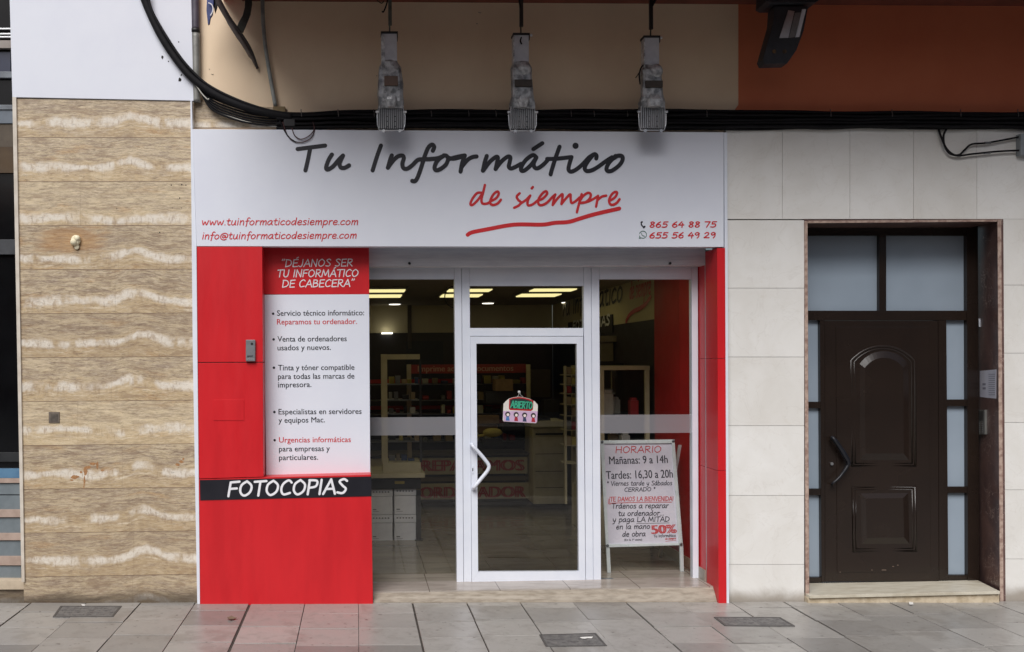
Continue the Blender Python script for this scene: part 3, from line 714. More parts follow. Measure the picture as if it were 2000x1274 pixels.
mb = MB(); hand(mb, 'info@tuinformaticodesiempre.com', (394,467.5), (697,466), 13, 0, 1.9); mb.build('email_address', RED_INK, SG)
handw('phone_number', '865 64 88 75', (1267,444.5), (1399,444), 11.5, 0, 2.3, RED_INK, SG)
handw('mobile_number', '655 56 49 29', (1267,465.5), (1398,465), 11.5, 0, 2.3, RED_INK, SG)
mb = MB(); strokes(mb, [[(1252.5,435),(1253,440),(1258,444.2)]], 0, 2.6, (0,0), 1); strokes(mb, [[(1252.4,434.6),(1254,433.8)],[(1257,444.8),(1259,442.8)]], 0, 3.2, (0,0), 1, .0025); mb.build('phone_icon', INK, SG)
mb = MB(); cx, cy = 1255.5, 458.6
ring = [(cx+7*math.cos(a), cy+7*math.sin(a)) for a in [R(160-i*20) for i in range(0, 17)]]
strokes(mb, [ring, [(cx-6.2,cy+3),(cx-7.2,cy+7.4)], [(cx-7.2,cy+7.4),(cx-2.4,cy+6.4)], [(cx-2.6,cy-3),(cx-1.4,cy+1.2),(cx+3,cy+3)]], 0, 1.2, (0,0), 1)
mb.build('chat_icon', mat('green grey vinyl', C(84,122,108), C(76,112,98), 6, .4), SG)
# corner trims down both sides
o = MB().pp([(374.5,196),(375.8,250),(383.6,481),(385.6,700),(390.5,1185),(385.4,1185),(376.6,700),(371.8,196)], .006, .06).build('corner_trim', WHITE_ALU)
tag(o, 'slim white corner strip between the travertine pillar and the red panels', 'trim', 'white corner strips')
o = MB().pp([(1414.2,259),(1420.2,259),(1424,1182),(1419.2,1182)], .004, .06).build('corner_trim', WHITE_ALU)
tag(o, 'slim white corner strip between the red column and the limestone wall', 'trim', 'white corner strips')
# red cladding left
RC = thing('red_cladding', 'bright red panelled front below the sign, left of the shop window', 'cladding', W(560, 1180, 0))
mb = MB(); mb.pp([(384.4,482),(512,482),(513.5,707),(386.6,707.5)], 0, .19); mb.build('upper_panel', RED, RC, bevel=.002)
mb = MB(); mb.pp([(386.6,709),(513.5,708.5),(514.6,931.5),(388.6,935)], 0, .19); mb.build('middle_panel', RED, RC, bevel=.002)
mb = MB(); mb.pp([(388.6,936.5),(514.6,932.8),(724.6,927.4),(728.5,1186),(390.9,1186)], 0, .5); mb.build('lower_panel', RED, RC, bevel=.002)
mb = MB(); mb.pr(417, 781, 476.5, 821.5, -.004, .006); mb.build('cover_plate', RED, RC, bevel=.0012)
# recessed boards
RB = .19
SL = thing('slogan_board', 'red board with white capitals in the recess under the sign', 'sign', W(617, 575, RB))
mb = MB(); mb.pp([(505,470),(720.5,470),(721.2,574.5),(505,575)], RB, .1); mb.build('panel', RED, SL)
for tx, q0, q1, w_ in (('\u201cDÉJANOS SER', (548,521.5), (689,520), 1.8), ('TU INFORMÁTICO', (540,541.5), (700,540.5), 1.9), ('DE CABECERA\u201d', (550,561.5), (692,560), 1.9)):
    handw('slogan_lettering', tx, q0, q1, 14, RB, w_, WHITE_INK, SL)
LB = thing('service_board', 'white board listing the computer services, set in the red front', 'sign', W(620, 926, RB))
mb = MB(); mb.pp([(515.2,576),(720.9,575),(723.2,923.5),(520,929)], RB-.012, .112); mb.build('panel', WHITE_PANEL, LB, bevel=.003)
LBP = RB-.012
for (tx, x0, x1, y, red) in [("Servicio técnico informático:",541,711,617,0),("Reparamos tu ordenador.",541,697,634,1),("Venta de ordenadores",542,677,667.5,0),("usados y nuevos.",542,646,684.5,0),
    ("Tinta y tóner compatible",543,692,723.5,0),("para todas las marcas de",543,692,740.5,0),("impresora.",543,608,757,0),("Especialistas en servidores",544,706,809.5,0),("y equipos Mac.",544,634.5,826,0),
    ("Urgencias informáticas",545,685,864.5,1),("para empresas y",545,644,882,0),("particulares.",545,621,899,0)]:
    printed('text_line', tx, (x0,y), (x1,y-1), 11.2, LBP, RED_INK if red else INK, LB, bold=.007)
for x, y in [(533.5,613),(534.5,663),(535,718.5),(536,805),(536.5,860)]:
    mb = MB(); mb.disc(W(x, y, LBP)+Vector((0,-.0016,0)), .0105, (0,-1,0)); mb.build('bullet', INK, LB)
PB = thing('photocopy_board', 'black strip with the word FOTOCOPIAS in white capitals', 'sign', W(560, 975, -.004))
mb = MB(); mb.pp([(390.2,938),(725.2,931),(725.8,969.5),(391,977.5)], -.004, .0055); mb.build('strip', BLACK_P, PB)
mb = MB(); hand(mb, 'FOTOCOPIAS', (443,969.5), (678,964), 28, -.004, 4.5); mb.build('lettering', WHITE_INK, PB)
KB = thing('key_switch', 'small grey metal shutter key switch on the red panel', 'switch', W(489, 706, 0))
mb = MB(); mb.pr(480, 664, 498.5, 706, -.028, .03); mb.build('casing', mat('grey switch metal', C(140,142,146), C(120,122,126), 12, .4, .5), KB, bevel=.004)
mb = MB(); q = W(492, 672, -.029); mb.disc(q, .011, (0,-1,0)); mb.build('lock', DARK, KB)
mb = MB(); mb.pr(481, 701, 498, 705.5, -.031, .004); mb.build('flap', STEEL, KB, bevel=.001)
printed('lettering', 'gatol', (482.5,697), (493,697), 3.6, -.028, INK, KB, bold=.02)

# right red column with its reveal
GY = .47                                       # plane of the aluminium frames
xr0, xr1 = W(1402, 800, 0).x, W(1417.6, 800, 0).x
ztop = W(1400, 484, 0).z
t = thing('red_column', 'narrow red panelled column on the right of the shop entrance', 'column', W(1410, 1172, 0))
z1, z2 = W(1410, 919, 0).z, W(1410, 700, 0).z
for a, b in ((-.12, z1-.003), (z1, z2-.003), (z2, ztop-.003)):
    mb = MB(); mb.box(xr0, xr1, .0, GY+.06, a, b); mb.build('panel', RED, t, bevel=.0015)
# threshold
THZ = .055
def tile_mat():
    m, nt, b = new_mat('beige floor tile')
    v = nt.coords((1,1,1)); n = nt.noise(nt.coords((1,3,1)), 3, 6, .62, .5)
    br = nt.a('ShaderNodeTexBrick'); nt.link(v, br.inputs['Vector'])
    br.inputs['Scale'].default_value = 1; br.inputs['Brick Width'].default_value = .6; br.inputs['Row Height'].default_value = .6; br.inputs['Mortar Size'].default_value = .004; br.offset = 0
    br.inputs['Color1'].default_value = (0,0,0,1); br.inputs['Color2'].default_value = (.35,.35,.35,1); br.inputs['Mortar'].default_value = (1,1,1,1)
    col = nt.mix(nt.ramp(n, .35, .7), C(172,163,154), C(150,141,132))
    col = nt.mix(br.outputs['Fac'], col, C(110,101,92))
    nt.link(col, b.inputs['Base Color']); nt.link(nt.math('MULTIPLY_ADD', n, .2, .12), b.inputs['Roughness']); return m
TILE = tile_mat()
xs0 = W(728.5, 1150, 0).x
mb = MB(); mb.box(xs0+.001, xr0-.001, .115, GY+.3, -.15, THZ); tag(mb.build('threshold', TILE, bevel=.003), kind='structure')
mb = MB(); ra, rb = xs0+.002, xr0-.002
prof = lambda x: [(x,.03,-.12),(x,.1145,-.12),(x,.1145,.046),(x,.075,gz(x)*.4+.026),(x,.03,gz(x)+.004)]
mb.add(prof(ra)+prof(rb), [[0,1,2,3,4],[9,8,7,6,5]]+[[i,(i+1) % 5,(i+1) % 5+5,i+5] for i in range(5)])
tag(mb.build('ramp', mat('worn travertine ramp', C(160,150,136), C(132,122,108), 9, .5, bump=.1, stretch=(1,4,4))), kind='structure')
t = mb = MB(); mb.box(xr0-.012, xr0-.0005, .29, GY-.035, THZ+.001, THZ+.1)
tag(mb.build('skirting_tile', mat('grey beige skirting tile', C(160,152,140), C(142,134,122), 6, .4)), 'grey beige skirting tile at the foot of the red column', 'skirting')
# shutter
SH = thing('roller_shutter', 'rolled up aluminium shutter housing above the shop entrance', 'shutter', W(1050, 500, .28))
zsb, zst = W(1050, 519.5, .28).z, W(1050, 474, .28).z
SHM = mat('anodised shutter aluminium', C(222,220,222), C(208,206,210), 4, .4, .1, stretch=(1,1,12))
mb = MB(); mb.box(xs0-.02, W(1378.5, 500, .28).x, .28, .41, zsb, zst); mb.build('end_slat', SHM, SH, bevel=.003)
for x in (799, 1307):
    q = W(x, 515, .28); mb = MB(); mb.cyl(q+Vector((0,-.03,0)), q+Vector((.006,.006,0)), .011); mb.build('stop', DARK, SH, smooth=False)
mb = MB(); gx = W(1380.5, 700, .28).x; mb.box(gx-.012, xr0-.0005, .27, .285, THZ+.001, zst); mb.build('guide_rail', STEEL, SH, bevel=.001)

# ================================================================== ALUMINIUM SHOPFRONT
GL_PANE = glass('clear shop glass', (.9,.91,.9,1), 2.2)
FROST = frosted('frosted film', C(205,205,212), .45)
SF = thing('shopfront', 'white aluminium shopfront with glass side panes and central door', 'shopfront', W(1030, 1138, GY))
F0, F1 = GY-.035, .07
mb = MB()
mb.pr(715, 521.5, 887, 545.5, F0, F1); mb.pr(1170.5, 521.5, 1350.5, 545.5, F0, F1); mb.pr(917.5, 521.5, 1139.5, 558.5, F0, F1)
mb.pp([(887.3,521.5),(901.2,521.5),(905.4,1140.5),(892.4,1140.5)], F0-.004, F1+.01)
mb.pp([(901.9,521.5),(917.2,521.5),(921,1139.5),(906.1,1140.5)], F0, F1)
mb.pp([(1139.8,521.5),(1154.2,521.5),(1158.6,1137),(1144.4,1137.5)], F0, F1)
mb.pp([(1155,521.5),(1170.2,521.5),(1174,1136),(1159.3,1137)], F0-.004, F1+.01)
mb.pp([(1350.8,521.5),(1363,521.5),(1364.5,1130.5),(1353.5,1131.5)], F0, F1)
mb.pr(917.6, 641, 1139.4, 656.5, F0, F1)
mb.build('frame', WHITE_ALU, SF, bevel=.003)
for q in ((727,1138.5,891.8,1141.5),(1174.5,1131,1353,1133.5)):
    mb = MB(); mb.pr(*q, F0+.01, .04); mb.build('floor_track', GREY_METAL, SF)
for (nm, c) in (('pane', (716,545,892,1140)), ('pane', (1170,545,1354,1132)), ('pane', (917,558,1140,641))):
    mb = MB(); P = [W(c[0],c[1],GY), W(c[2],c[1],GY), W(c[2],c[3],GY), W(c[0],c[3],GY)]; mb.add(P, [[0,1,2,3]]); mb.build(nm, GL_PANE, SF)
for c in ((720,815.5,890.5,851), (1172,810.5,1352,846.5)):
    mb = MB(); P = [W(c[0],c[1],GY-.002), W(c[2],c[1]-1,GY-.002), W(c[2],c[3]-1,GY-.002), W(c[0],c[3],GY-.002)]; mb.add(P, [[0,1,2,3]]); mb.build('frosted_band', FROST, SF)
DR = bpy.data.objects.new('door', None); COL.objects.link(DR); DR.parent = SF; DR.location = W(1030, 1137, F0)-SF.location
mb = MB(); D0 = F0-.008
a, b, c, d = (918.4,657.5), (1139,657.5), (1143.6,1136.2), (921.8,1137.5)
e, f, h, i = (930.4,671.5), (1126.6,671.5), (1130.6,1116.5), (934,1117.5)
for q in ([a,b,f,e],[b,c,h,f],[c,d,i,h],[d,a,e,i]): mb.pp(q, D0, .06)
mb.build('leaf_frame', WHITE_ALU, DR, bevel=.0015)
mb = MB(); P = [W(*q, GY-.005) for q in (e,f,h,i)]; mb.add(P, [[0,1,2,3]]); mb.build('pane', GL_PANE, DR)
HP = D0-.055
mb = MB(); mb.tube([W(921.5,868,D0-.004), W(923,871,HP), W(938,887,HP), W(951,903,HP), W(955,911,HP), W(952,920,HP), W(940,935,HP), W(927,951,HP), W(924.5,955,D0-.004)], .0165, 10, k=5)
mb.build('handle', WHITE_ALU, DR, smooth=True)
mb = MB(); q = W(923.2, 917.5, D0); mb.box(q.x-.011, q.x+.011, q.y-.006, q.y, q.z-.034, q.z+.034); mb.build('lock', WHITE_ALU, DR, bevel=.004)
mb = MB(); mb.box(q.x-.004, q.x+.004, q.y-.0075, q.y-.006, q.z-.012, q.z+.014); mb.build('keyhole', DARK, DR)
# open sign on the door glass
SP = GY-.015
t = thing('open_sign', 'small arched ABIERTO sign hanging inside the glass door', 'door sign', W(1017, 827, SP))
mb = MB(); ar = [(982,821),(983.5,789),(988,784),(994,779),(1004,776),(1014,775),(1024,776.5),(1034,779),(1044,784),(1050,790.5),(1050.5,794),(1049,824),(1047,827),(984,823.5)]
mb.pp(ar, SP, .006); mb.build('board', mat('white printed card', C(226,222,214), C(216,212,204), 8, .5), t, bevel=.0008)
mb = MB(); mb.pp([(981.9+.8,803),(1050,803.5),(1049,823.5),(1047,826.3),(984,823)], SP-.0012, .001); mb.build('lower_print', mat('lilac print', C(204,176,206), C(192,164,196), 8, .5), t)
mb = MB(); mb.pp([(994.5,779.5),(1004,776.5),(1014,775.6),(1024,777),(1034,779.6),(1042,783),(1041,800),(1037,803),(996,801),(993.8,798)], SP-.0012, .001); mb.build('red_border', RED_IN, t)
mb = MB(); mb.pp([(996.5,781),(1004,779),(1014,778.2),(1024,779.4),(1033,782),(1040,785),(1039,799.5),(996.6,798)], SP-.0026, .001); mb.build('dark_field', mat('dark green print', C(22,44,42), C(18,36,36), 8, .5), t)
mb = MB(); hand(mb, 'ABIERTO', (996.8,796.2), (1039.5,799), 13, SP-.0028, 2.0, slant=.05); mb.build('lettering', mat('green lettering', C(60,176,140), C(50,160,126), 8, .5), t)
HAIR = mat('dark hair print', C(52,46,52), C(40,36,42), 8, .6); FACE = mat('pale face print', C(238,226,220), C(228,214,208), 8, .6)
for k, (x, cl) in enumerate([(991.5,C(70,120,176)),(1008,C(160,40,56)),(1024.5,C(52,60,92)),(1041.5,C(176,36,50))]):
    yk = 809+k*.9; mb = MB(); mb.pp([(x-3.6,yk+12.5),(x-2.2,yk+3),(x+2.2,yk+3),(x+4,yk+12.9)], SP-.0024, .001); mb.build('figure_dress', mat('dress print %d' % k, cl, None, 8, .6), t)
    mb = MB(); mb.disc(W(x, yk, SP)+Vector((0,-.0030,0)), .0225, (0,-1,0)); mb.build('figure_hair', HAIR, t)
    mb = MB(); mb.disc(W(x+.4, yk+1.2, SP)+Vector((0,-.0036,0)), .0125, (0,-1,0)); mb.build('figure_face', FACE, t)
mb = MB(); q = W(1014, 766, SP+.004); mb.ball(q, .013, 8, (1,.5,1)); mb.tube([q, W(1013,772,SP), W(1008,777,SP)], .0016, 5); mb.tube([q, W(1018,772,SP), W(1024,778,SP)], .0016, 5)
mb.build('suction_hook', mat('clear plastic hook', C(200,200,200), C(180,180,180), 8, .3), t, smooth=True)

# ================================================================== PORTAL
PY = .44
EN = thing('entrance', 'dark brown entrance with panelled door and frosted side lights', 'entrance', W(1740, 1137, PY))
P0, P1 = PY-.03, .09
mb = MB()
mb.pr(1560, 438, 1909, 460.5, P0, P1); mb.pr(1717.5, 460.5, 1731, 607, P0, P1); mb.pr(1560, 607, 1888, 625.5, P0-.004, P1)
mb.pp([(1888.4,438),(1910,438),(1913,1136),(1890.5,1136)], P0-.006, P1+.02)
mb.pp([(1601.5,625.5),(1611,625.5),(1611.5,1137),(1604.6,1137)], P0, P1); mb.pp([(1832.8,625.5),(1848.4,625.5),(1852.4,1133.5),(1834.6,1133.5)], P0, P1)
for a, b in ((785,797.5), (955,967.5)): mb.pr(1560, a, 1603, b, P0+.003, P1)
mb.pr(1560, 1128, 1604, 1137.5, P0+.003, P1)
for a, b in ((780.5,793.5), (951,963)): mb.pr(1849, a, 1889.4, b, P0+.003, P1)
mb.pr(1852.5, 1123.5, 1890.4, 1133, P0+.003, P1)
mb.build('frame', BROWN_DOOR, EN, bevel=.002)
def frost_mat():
    m, nt, b = new_mat('frosted blue grey glass')
    v = nt.coords((1,1,1)); n = nt.noise(v, 1.5, 3, .5)
    nt.link(nt.mix(nt.ramp(n, .3, .7), C(158,172,186), C(148,162,176)), b.inputs['Base Color'])
    b.inputs['Roughness'].default_value = .4; b.inputs['Coat Weight'].default_value = .8; b.inputs['Coat Roughness'].default_value = .02; return m
FG = frost_mat()
for c in ((1565,455,1720,610),(1728,455,1890,610),(1565,622,1606,790),(1565,795,1606,960),(1565,964,1606,1131),(1846,622,1892,784),(1847,791,1892,954),(1848,960,1893,1127)):
    mb = MB(); mb.pr(*c, PY+.012, .01); mb.build('pane', FG, EN)
LF = bpy.data.objects.new('door_leaf', None); COL.objects.link(LF); LF.parent = EN; LF.location = W(1722, 1136, PY)-EN.location
LP = P0-.004
mb = MB(); mb.pp([(1611.4,626.5),(1832,626.5),(1834,1135.5),(1611.9,1136.5)], LP, .06); mb.build('slab', BROWN_DOOR, LF, bevel=.003)
def rim(pts, r, nm, m=BROWN_DOOR, pl=LP, smooth=False):
    mb = MB(); mb.tube([W(*p, pl) for p in pts], r, 10, smooth=False, closed=True); return mb.build(nm, m, LF, smooth=True)
mb = MB(); mb.pp([(1633,638.5),(1815,638.5),(1818,1117),(1635.5,1118)], LP-.006, .005); mb.build('raised_skin', BROWN_DOOR, LF, bevel=.0025)
LQ = LP-.006
def arch(x0, x1, ys, yp, yb, n=14):
    w = (x1-x0)/2; c = (x0+x1)/2; s = ys-yp; rad = (w*w+s*s)/(2*s); a = math.asin(w/rad)
    return [(c+rad*math.sin(-a+2*a*k/n), yp+rad-rad*math.cos(-a+2*a*k/n)) for k in range(n+1)]+[(x1+1.2,yb),(x0+1.2,yb)]
rim(arch(1663,1786,704,676,910), .013, 'moulding', pl=LQ+.004); rim(arch(1669,1780,707,681,905), .009, 'moulding', pl=LQ+.003)
def frustum(outer, inner, h):
    A_ = [W(*p, LQ) for p in outer]; B_ = [W(*p, LQ-h) for p in inner]; n = len(A_); mb = MB()
    mb.add(A_+B_, [[i, (i+1) % n, n+(i+1) % n, n+i] for i in range(n)]+[list(range(n, 2*n))]); mb.build('fielded_panel', BROWN_DOOR, LF)
frustum(arch(1679,1774,711,686,899), arch(1689,1764,719,699,886), .022)
rim([(1664.5,952),(1787,950.5),(1788.5,1076),(1666.5,1077)], .013, 'moulding', pl=LQ+.004); rim([(1670.5,957),(1781.5,955.5),(1782.5,1071),(1672,1072)], .009, 'moulding', pl=LQ+.003)
frustum([(1681,964),(1774,963),(1776,1062),(1683,1063)], [(1691,974),(1764,973),(1766,1050),(1693,1051)], .022)
mb = MB()
for (x, y, l) in [(1743,1106,3),(1752,1103.5,3),(1702,1113,2),(1722,1113,9),(1640,1117,2)]: mb.pr(x, y, x+l, y+1.1, LQ-.0006, .001)
mb.build('paint_scuff', mat('pale scuff', C(120,104,92), None, 5, .7), LF)
HQ = LQ-.06
mb = MB(); mb.tube([W(1625,856,LQ), W(1627,856,HQ), W(1637,869,HQ), W(1652,893,HQ), W(1657,904,HQ), W(1653,914,HQ), W(1640,932,HQ), W(1627,944,HQ), W(1625,946,LQ)], [.012,.016,.02,.023,.02,.015,.012,.01,.01], 10)
mb.build('handle', mat('black blue handle', C(20,22,30), C(15,17,24), 8, .45), LF, smooth=True)
mb = MB(); q = W(1624, 906, LQ); mb.cyl(q+Vector((0,-.012,0)), q, .013, 14); mb.build('lock', STEEL, LF)
# marble reveals
t = thing('door_reveal', 'purplish brown marble lining around the entrance recess', 'reveal', W(1740, 430, .06))
MAR = marble('brown marble', C(112,86,80), C(88,68,66), C(196,176,164))
MAR_E = mat('worn marble edge', C(186,164,150), C(140,112,102), 24, .5)
mb = MB()
fa, fb = (W(1948.5,428,.056), W(1953,1176,.056)); ba, bb = (W(1908.5,428,PY+.04), W(1912.5,1176,PY+.04))
mb.add([fa, fb, bb, ba, fa+Vector((.05,0,0)), fb+Vector((.05,0,0)), bb+Vector((.05,0,0)), ba+Vector((.05,0,0))], [[0,1,2,3],[4,5,6,7],[0,1,5,4],[3,2,6,7],[0,3,7,4],[1,2,6,5]])
mb.build('right_lining', MAR, t)
mb = MB(); q0, q1 = W(1577,428,.056), W(1581,1180,.056)
mb.prism([q0, q1, q1+Vector((-.028,0,0)), q0+Vector((-.028,0,0))], (0,PY,0)); mb.build('left_lining', MAR, t)
zc = W(1740, 433.5, .056).z
mb = MB(); mb.box(W(1577,430,.056).x+.001, W(1948.5,430,.056).x-.001, .056, PY+.04, zc, zc+.02); mb.build('top_lining', MAR, t)
mb = MB(); mb.pp([(1571.6,432),(1577.2,432),(1580.4,1180),(1573.5,1182)], .05, .006); mb.pp([(1577.5,431.5),(1948,429),(1948,433),(1577.5,436)], .05, .006); mb.pp([(1948.6,429),(1955.5,429),(1960,1178),(1953.4,1178)], .05, .006)
mb.build('edge_strip', MAR_E, t)
t = thing('door_step', 'pale marble doorstep on a rough mortar base under the brown door', 'step', W(1740, 1180, 0))
mb = MB(); A, B, Cc, D_ = W(1577,1163.5,-.02), W(1953,1155,-.02), W(1912,1132.5,PY), W(1577,1138.5,PY)
A.x += .02; mb.prism([A, B, Vector((Cc.x,PY+.1,Cc.z)), Vector((A.x,PY+.1,D_.z))], (0,0,-.025)); mb.build('slab', mat('pale worn marble', C(206,200,184), C(184,176,158), 6, .4, stretch=(1,5,1)), t, bevel=.003)
mb = MB(); z = A.z-.026; mb.prism([(A.x-.005,0.0,-.15),(B.x+.01,.0,-.15),(B.x+.01,.0,B.z-.03),(A.x-.005,.0,z)], (0,.4,0)); mb.build('mortar_base', mat('rough mortar', C(206,192,168), C(176,160,134), 14, .9, bump=.7, bscale=40), t, bevel=.004)
def J(tt, py):     # point on the splayed right reveal, tt from the street edge inwards
    u = (py-428)/(1176-428); return (fa.lerp(fb, u)).lerp(ba.lerp(bb, u), tt)
jn = (fb-fa).cross(ba-fa).normalized(); jn = jn if jn.x < 0 else -jn
t = thing('intercom', 'grey door intercom panel fixed to the brown marble reveal', 'intercom', J(.72, 850))
mb = MB(); mb.prism([J(.55,800), J(.96,800), J(.96,848), J(.55,848)], jn*.02); mb.build('plate', mat('grey intercom', C(150,150,146), C(128,128,126), 10, .4, .5), t, bevel=.002)
mb = MB()
for k in range(9): y = 803+k*2.1; mb.prism([J(.62,y)+jn*.0202, J(.9,y)+jn*.0202, J(.9,y+1)+jn*.0202, J(.62,y+1)+jn*.0202], jn*.001)
mb.build('grille', DARK, t)
for k in range(5):
    for c in (.64, .8):
        mb = MB(); y = 826+k*4; mb.prism([J(c,y)+jn*.0202, J(c+.08,y)+jn*.0202, J(c+.08,y+2)+jn*.0202, J(c,y+2)+jn*.0202], jn*.003); mb.build('button', STEEL, t)
t = thing('paper_notice', 'white paper notice taped to the brown marble reveal above the intercom', 'notice', J(.5, 777))
mb = MB(); mb.prism([J(.1,721), J(.9,724), J(.9,775), J(.12,778)], jn*.002); mb.build('sheet', mat('white paper', C(214,214,226), C(204,204,218), 9, .8), t)
mb = MB()
for k in range(11):
    y = 730+k*4; mb.prism([J(.16,y)+jn*.0025, J(.46,y)+jn*.0025, J(.46,y+1.1)+jn*.0025, J(.16,y+1.1)+jn*.0025], jn*.0006)
for k in range(2): mb.prism([J(.6,748+k*8)+jn*.0025, J(.75,748+k*8)+jn*.0025, J(.75,752+k*8)+jn*.0025, J(.6,752+k*8)+jn*.0025], jn*.0006)
mb.build('print', mat('pale grey print', C(150,150,166), None, 9, .8), t)
mb = MB(); mb.prism([J(.86,622), J(.97,622), J(.97,638), J(.86,638)], jn*.012)
tag(mb.build('door_sensor', WHITE_ALU, bevel=.002), 'tiny white sensor box high on the brown marble reveal', 'sensor')

# ================================================================== CABLES AND FIXTURES
t = thing('cable_bundle', 'thick bundle of black cables running along above the sign', 'cables', W(1200, 235, .05))
rng = random.Random(11)
for k in range(13):
    y0 = 219+k*2.65
    pts = []
    for x in range(540, 2101, 60):
        yy = y0 + rng.uniform(-1.4, 1.4) + (2.5 if x < 620 else 0) + 3*math.sin(x*.004+k*.5)*.6 + (x-1300)*.0012
        if k > 8: yy += 3*math.sin(x*.006)
        pts.append(W(x, yy, .045+.03*math.sin(k*2.1)+rng.uniform(-.006, .006)))
    mb = MB(); mb.tube(pts, rng.uniform(.0105, .0155), 7, k=3); mb.build('cable', CABLE, t, smooth=True)
CLIP = mat('grey cable clip', C(96,92,92), C(76,72,72), 9, .5)
for x in [588,660,730,842,915,968,1115,1160,1225,1380,1622,1742,1876,1988]:
    mb = MB(); mb.tube([W(x,214,.07), W(x,217,.03), W(x+1,222,.0), W(x+1,228,-.005)], .004, 6); mb.build('clip', CLIP, t, smooth=True)
t = thing('drop_cable', 'heavy black cable sweeping down across the white panel into the bundle', 'cable', W(330, 80, .0))
def cab(nm, pts, r, m=CABLE, par=None, n=10):
    mb = MB(); mb.tube([W(*q) for q in pts], r, n); return mb.build(nm, m, par, smooth=True)
cab('cable', [(262,-60,.02),(284,5,.02),(312,66,.02),(345,117,.02),(378,155,.02),(420,185,.03),(470,207,.03),(520,221,.03),(570,229,.03)], .031, par=t)
cab('cable', [(290,-20,.0),(296,20,.0),(340,95,.0),(376,140,.0),(412,170,.02),(470,198,.02),(530,217,.02),(580,224,.03)], .012, par=t)
for k in range(6):
    cab('cable', [(378+k*2,158+k*2,.06),(410,188+k*4.4,.05),(450,206+k*5,.05),(500,220+k*4.5,.05),(560,226+k*4,.05)], .0085, par=t, n=7)
cab('cable', [(374,155,.03),(385,170,.02),(395,184,.02),(405,194,.02),(408,193,.03)], .005, mat('pale wire', C(200,198,190), None, 5, .5), t, 6)
cab('cable', [(415,214,.06),(450,228,.05),(490,240,.05),(540,247,.05),(560,246,.05)], .005, mat('pale wire', C(200,198,190), None, 5, .5), t, 6)
t = thing('drain_pipe', 'grey downpipe at the edge between white panel and beige wall', 'pipe', W(382, 150, .09))
cab('upper_pipe', [(381,-30,.075),(381.5,20,.075),(382,58,.075)], .034, mat('dark grey plastic pipe', C(86,82,94), C(70,66,78), 8, .5), t, 14)
cab('coupling', [(382,57,.075),(382,64,.075)], .039, DARK, t, 14)
cab('lower_pipe', [(382.5,64,.078),(383.5,150,.078),(384,200,.08)], .036, mat('grey galvanised pipe', C(140,140,136), C(116,116,112), 10, .5, .3), t, 14)
t = thing('conduit', 'grey plastic conduit dropping down the beige wall to the cables', 'conduit', W(530, 220, .1))
cab('pipe', [(513,-30,.08),(513,20,.08),(517,80,.08),(526,140,.08),(538,208,.08)], .017, mat('pale grey conduit', C(150,154,152), C(124,128,126), 9, .45), t)
mb = MB(); mb.pr(533, 208, 557, 223, .05, .06); mb.build('end_box', mat('ochre clip box', C(150,130,90), C(120,102,70), 10, .6), t, bevel=.004)
t = thing('wire_loop', 'dark red wires looping down from a small joint below the cable bundle', 'wires', W(590, 250, .0))
RW = mat('dark red wire', C(74,30,32), C(54,24,26), 9, .5)
cab('wire', [(552,238,.0),(560,262,-.01),(572,275,-.01),(590,278,-.01),(607,270,-.01),(614,255,-.005),(611,238,.0)], .0042, RW, t, 6)
cab('wire', [(570,250,.0),(575,264,-.012),(586,272,-.012),(600,268,-.012),(611,258,-.01),(615,246,0)], .0042, RW, t, 6)
cab('wire', [(546,236,.0),(556,256,-.01),(566,270,-.01),(578,278,-.01)], .0052, CABLE, t, 6)
mb = MB(); mb.pr(554, 233, 576, 247, .0, .05); mb.build('joint', DARK, t, bevel=.006)
t = thing('looped_cables', 'two black cables looping off the bundle over the limestone wall', 'cables', W(1880, 290, .03))
cab('cable', [(1850,250,.05),(1843,265,.03),(1845,285,.03),(1855,300,.03),(1872,303,.03),(1884,293,.03),(1898,282,.03),(1930,279,.03),(1990,268,.03)], .0085, CABLE, t, 7)
cab('cable', [(1833,252,.05),(1840,272,.025),(1850,292,.025),(1868,304,.025),(1900,301,.025),(1950,296,.025),(1995,294,.025)], .0085, CABLE, t, 7)
for x, y in ((1929,279.5),(1928,299)):
    mb = MB(); q = W(x, y, .028); mb.cyl(q+Vector((-.026,0,0)), q+Vector((.026,0,.002)), .0105); mb.build('sleeve', GREY_METAL, t)
mb = MB(); mb.pr(1993.5, 261, 2040, 303, .0, .06); tag(mb.build('junction_box', mat('light grey junction box', C(150,156,160), C(132,138,142), 8, .5), bevel=.005), 'pale grey junction box on the limestone at the right edge', 'junction box')
# awning stay and straps at the top left
t = thing('awning_arm', 'tubular awning arm with dark strap and blue cover at the top left', 'awning arm', W(470, 60, -.1))
ARM = mat('grey brown arm metal', C(128,120,120), C(96,88,86), 10, .4, .5)
mb = MB(); mb.tube([W(418,-10,-.25), W(438,26,-.2), W(460,62,-.12), W(482,96,-.02), W(501,130,.1)], [.016,.018,.022,.02,.012], 8); mb.build('arm', ARM, t, smooth=True)
mb = MB(); mb.tube([W(424,-10,-.24), W(448,34,-.19), W(472,68,-.1), W(490,98,.0), W(503,134,.1)], .012, 8); mb.build('shadow_bar', mat('dark bar', C(50,42,44), None, 8, .5), t, smooth=True)  # second, darker tube running alongside the arm
mb = MB(); mb.pp([(479,-20),(492,-20),(492,8),(489,28),(480,50),(474,64),(462,54),(466,44),(474,30),(478,14)], -.08, .02); mb.build('strap', mat('dark strap', C(46,46,40), C(34,34,30), 9, .7), t, bevel=.003)
mb = MB(); mb.pp([(405,-20),(418,-20),(417,8),(415,28),(411,34),(409,46),(406,48),(403,20)], -.2, .03); mb.build('blue_cover', mat('blue plastic', C(36,56,120), C(28,44,96), 9, .4), t, bevel=.004)
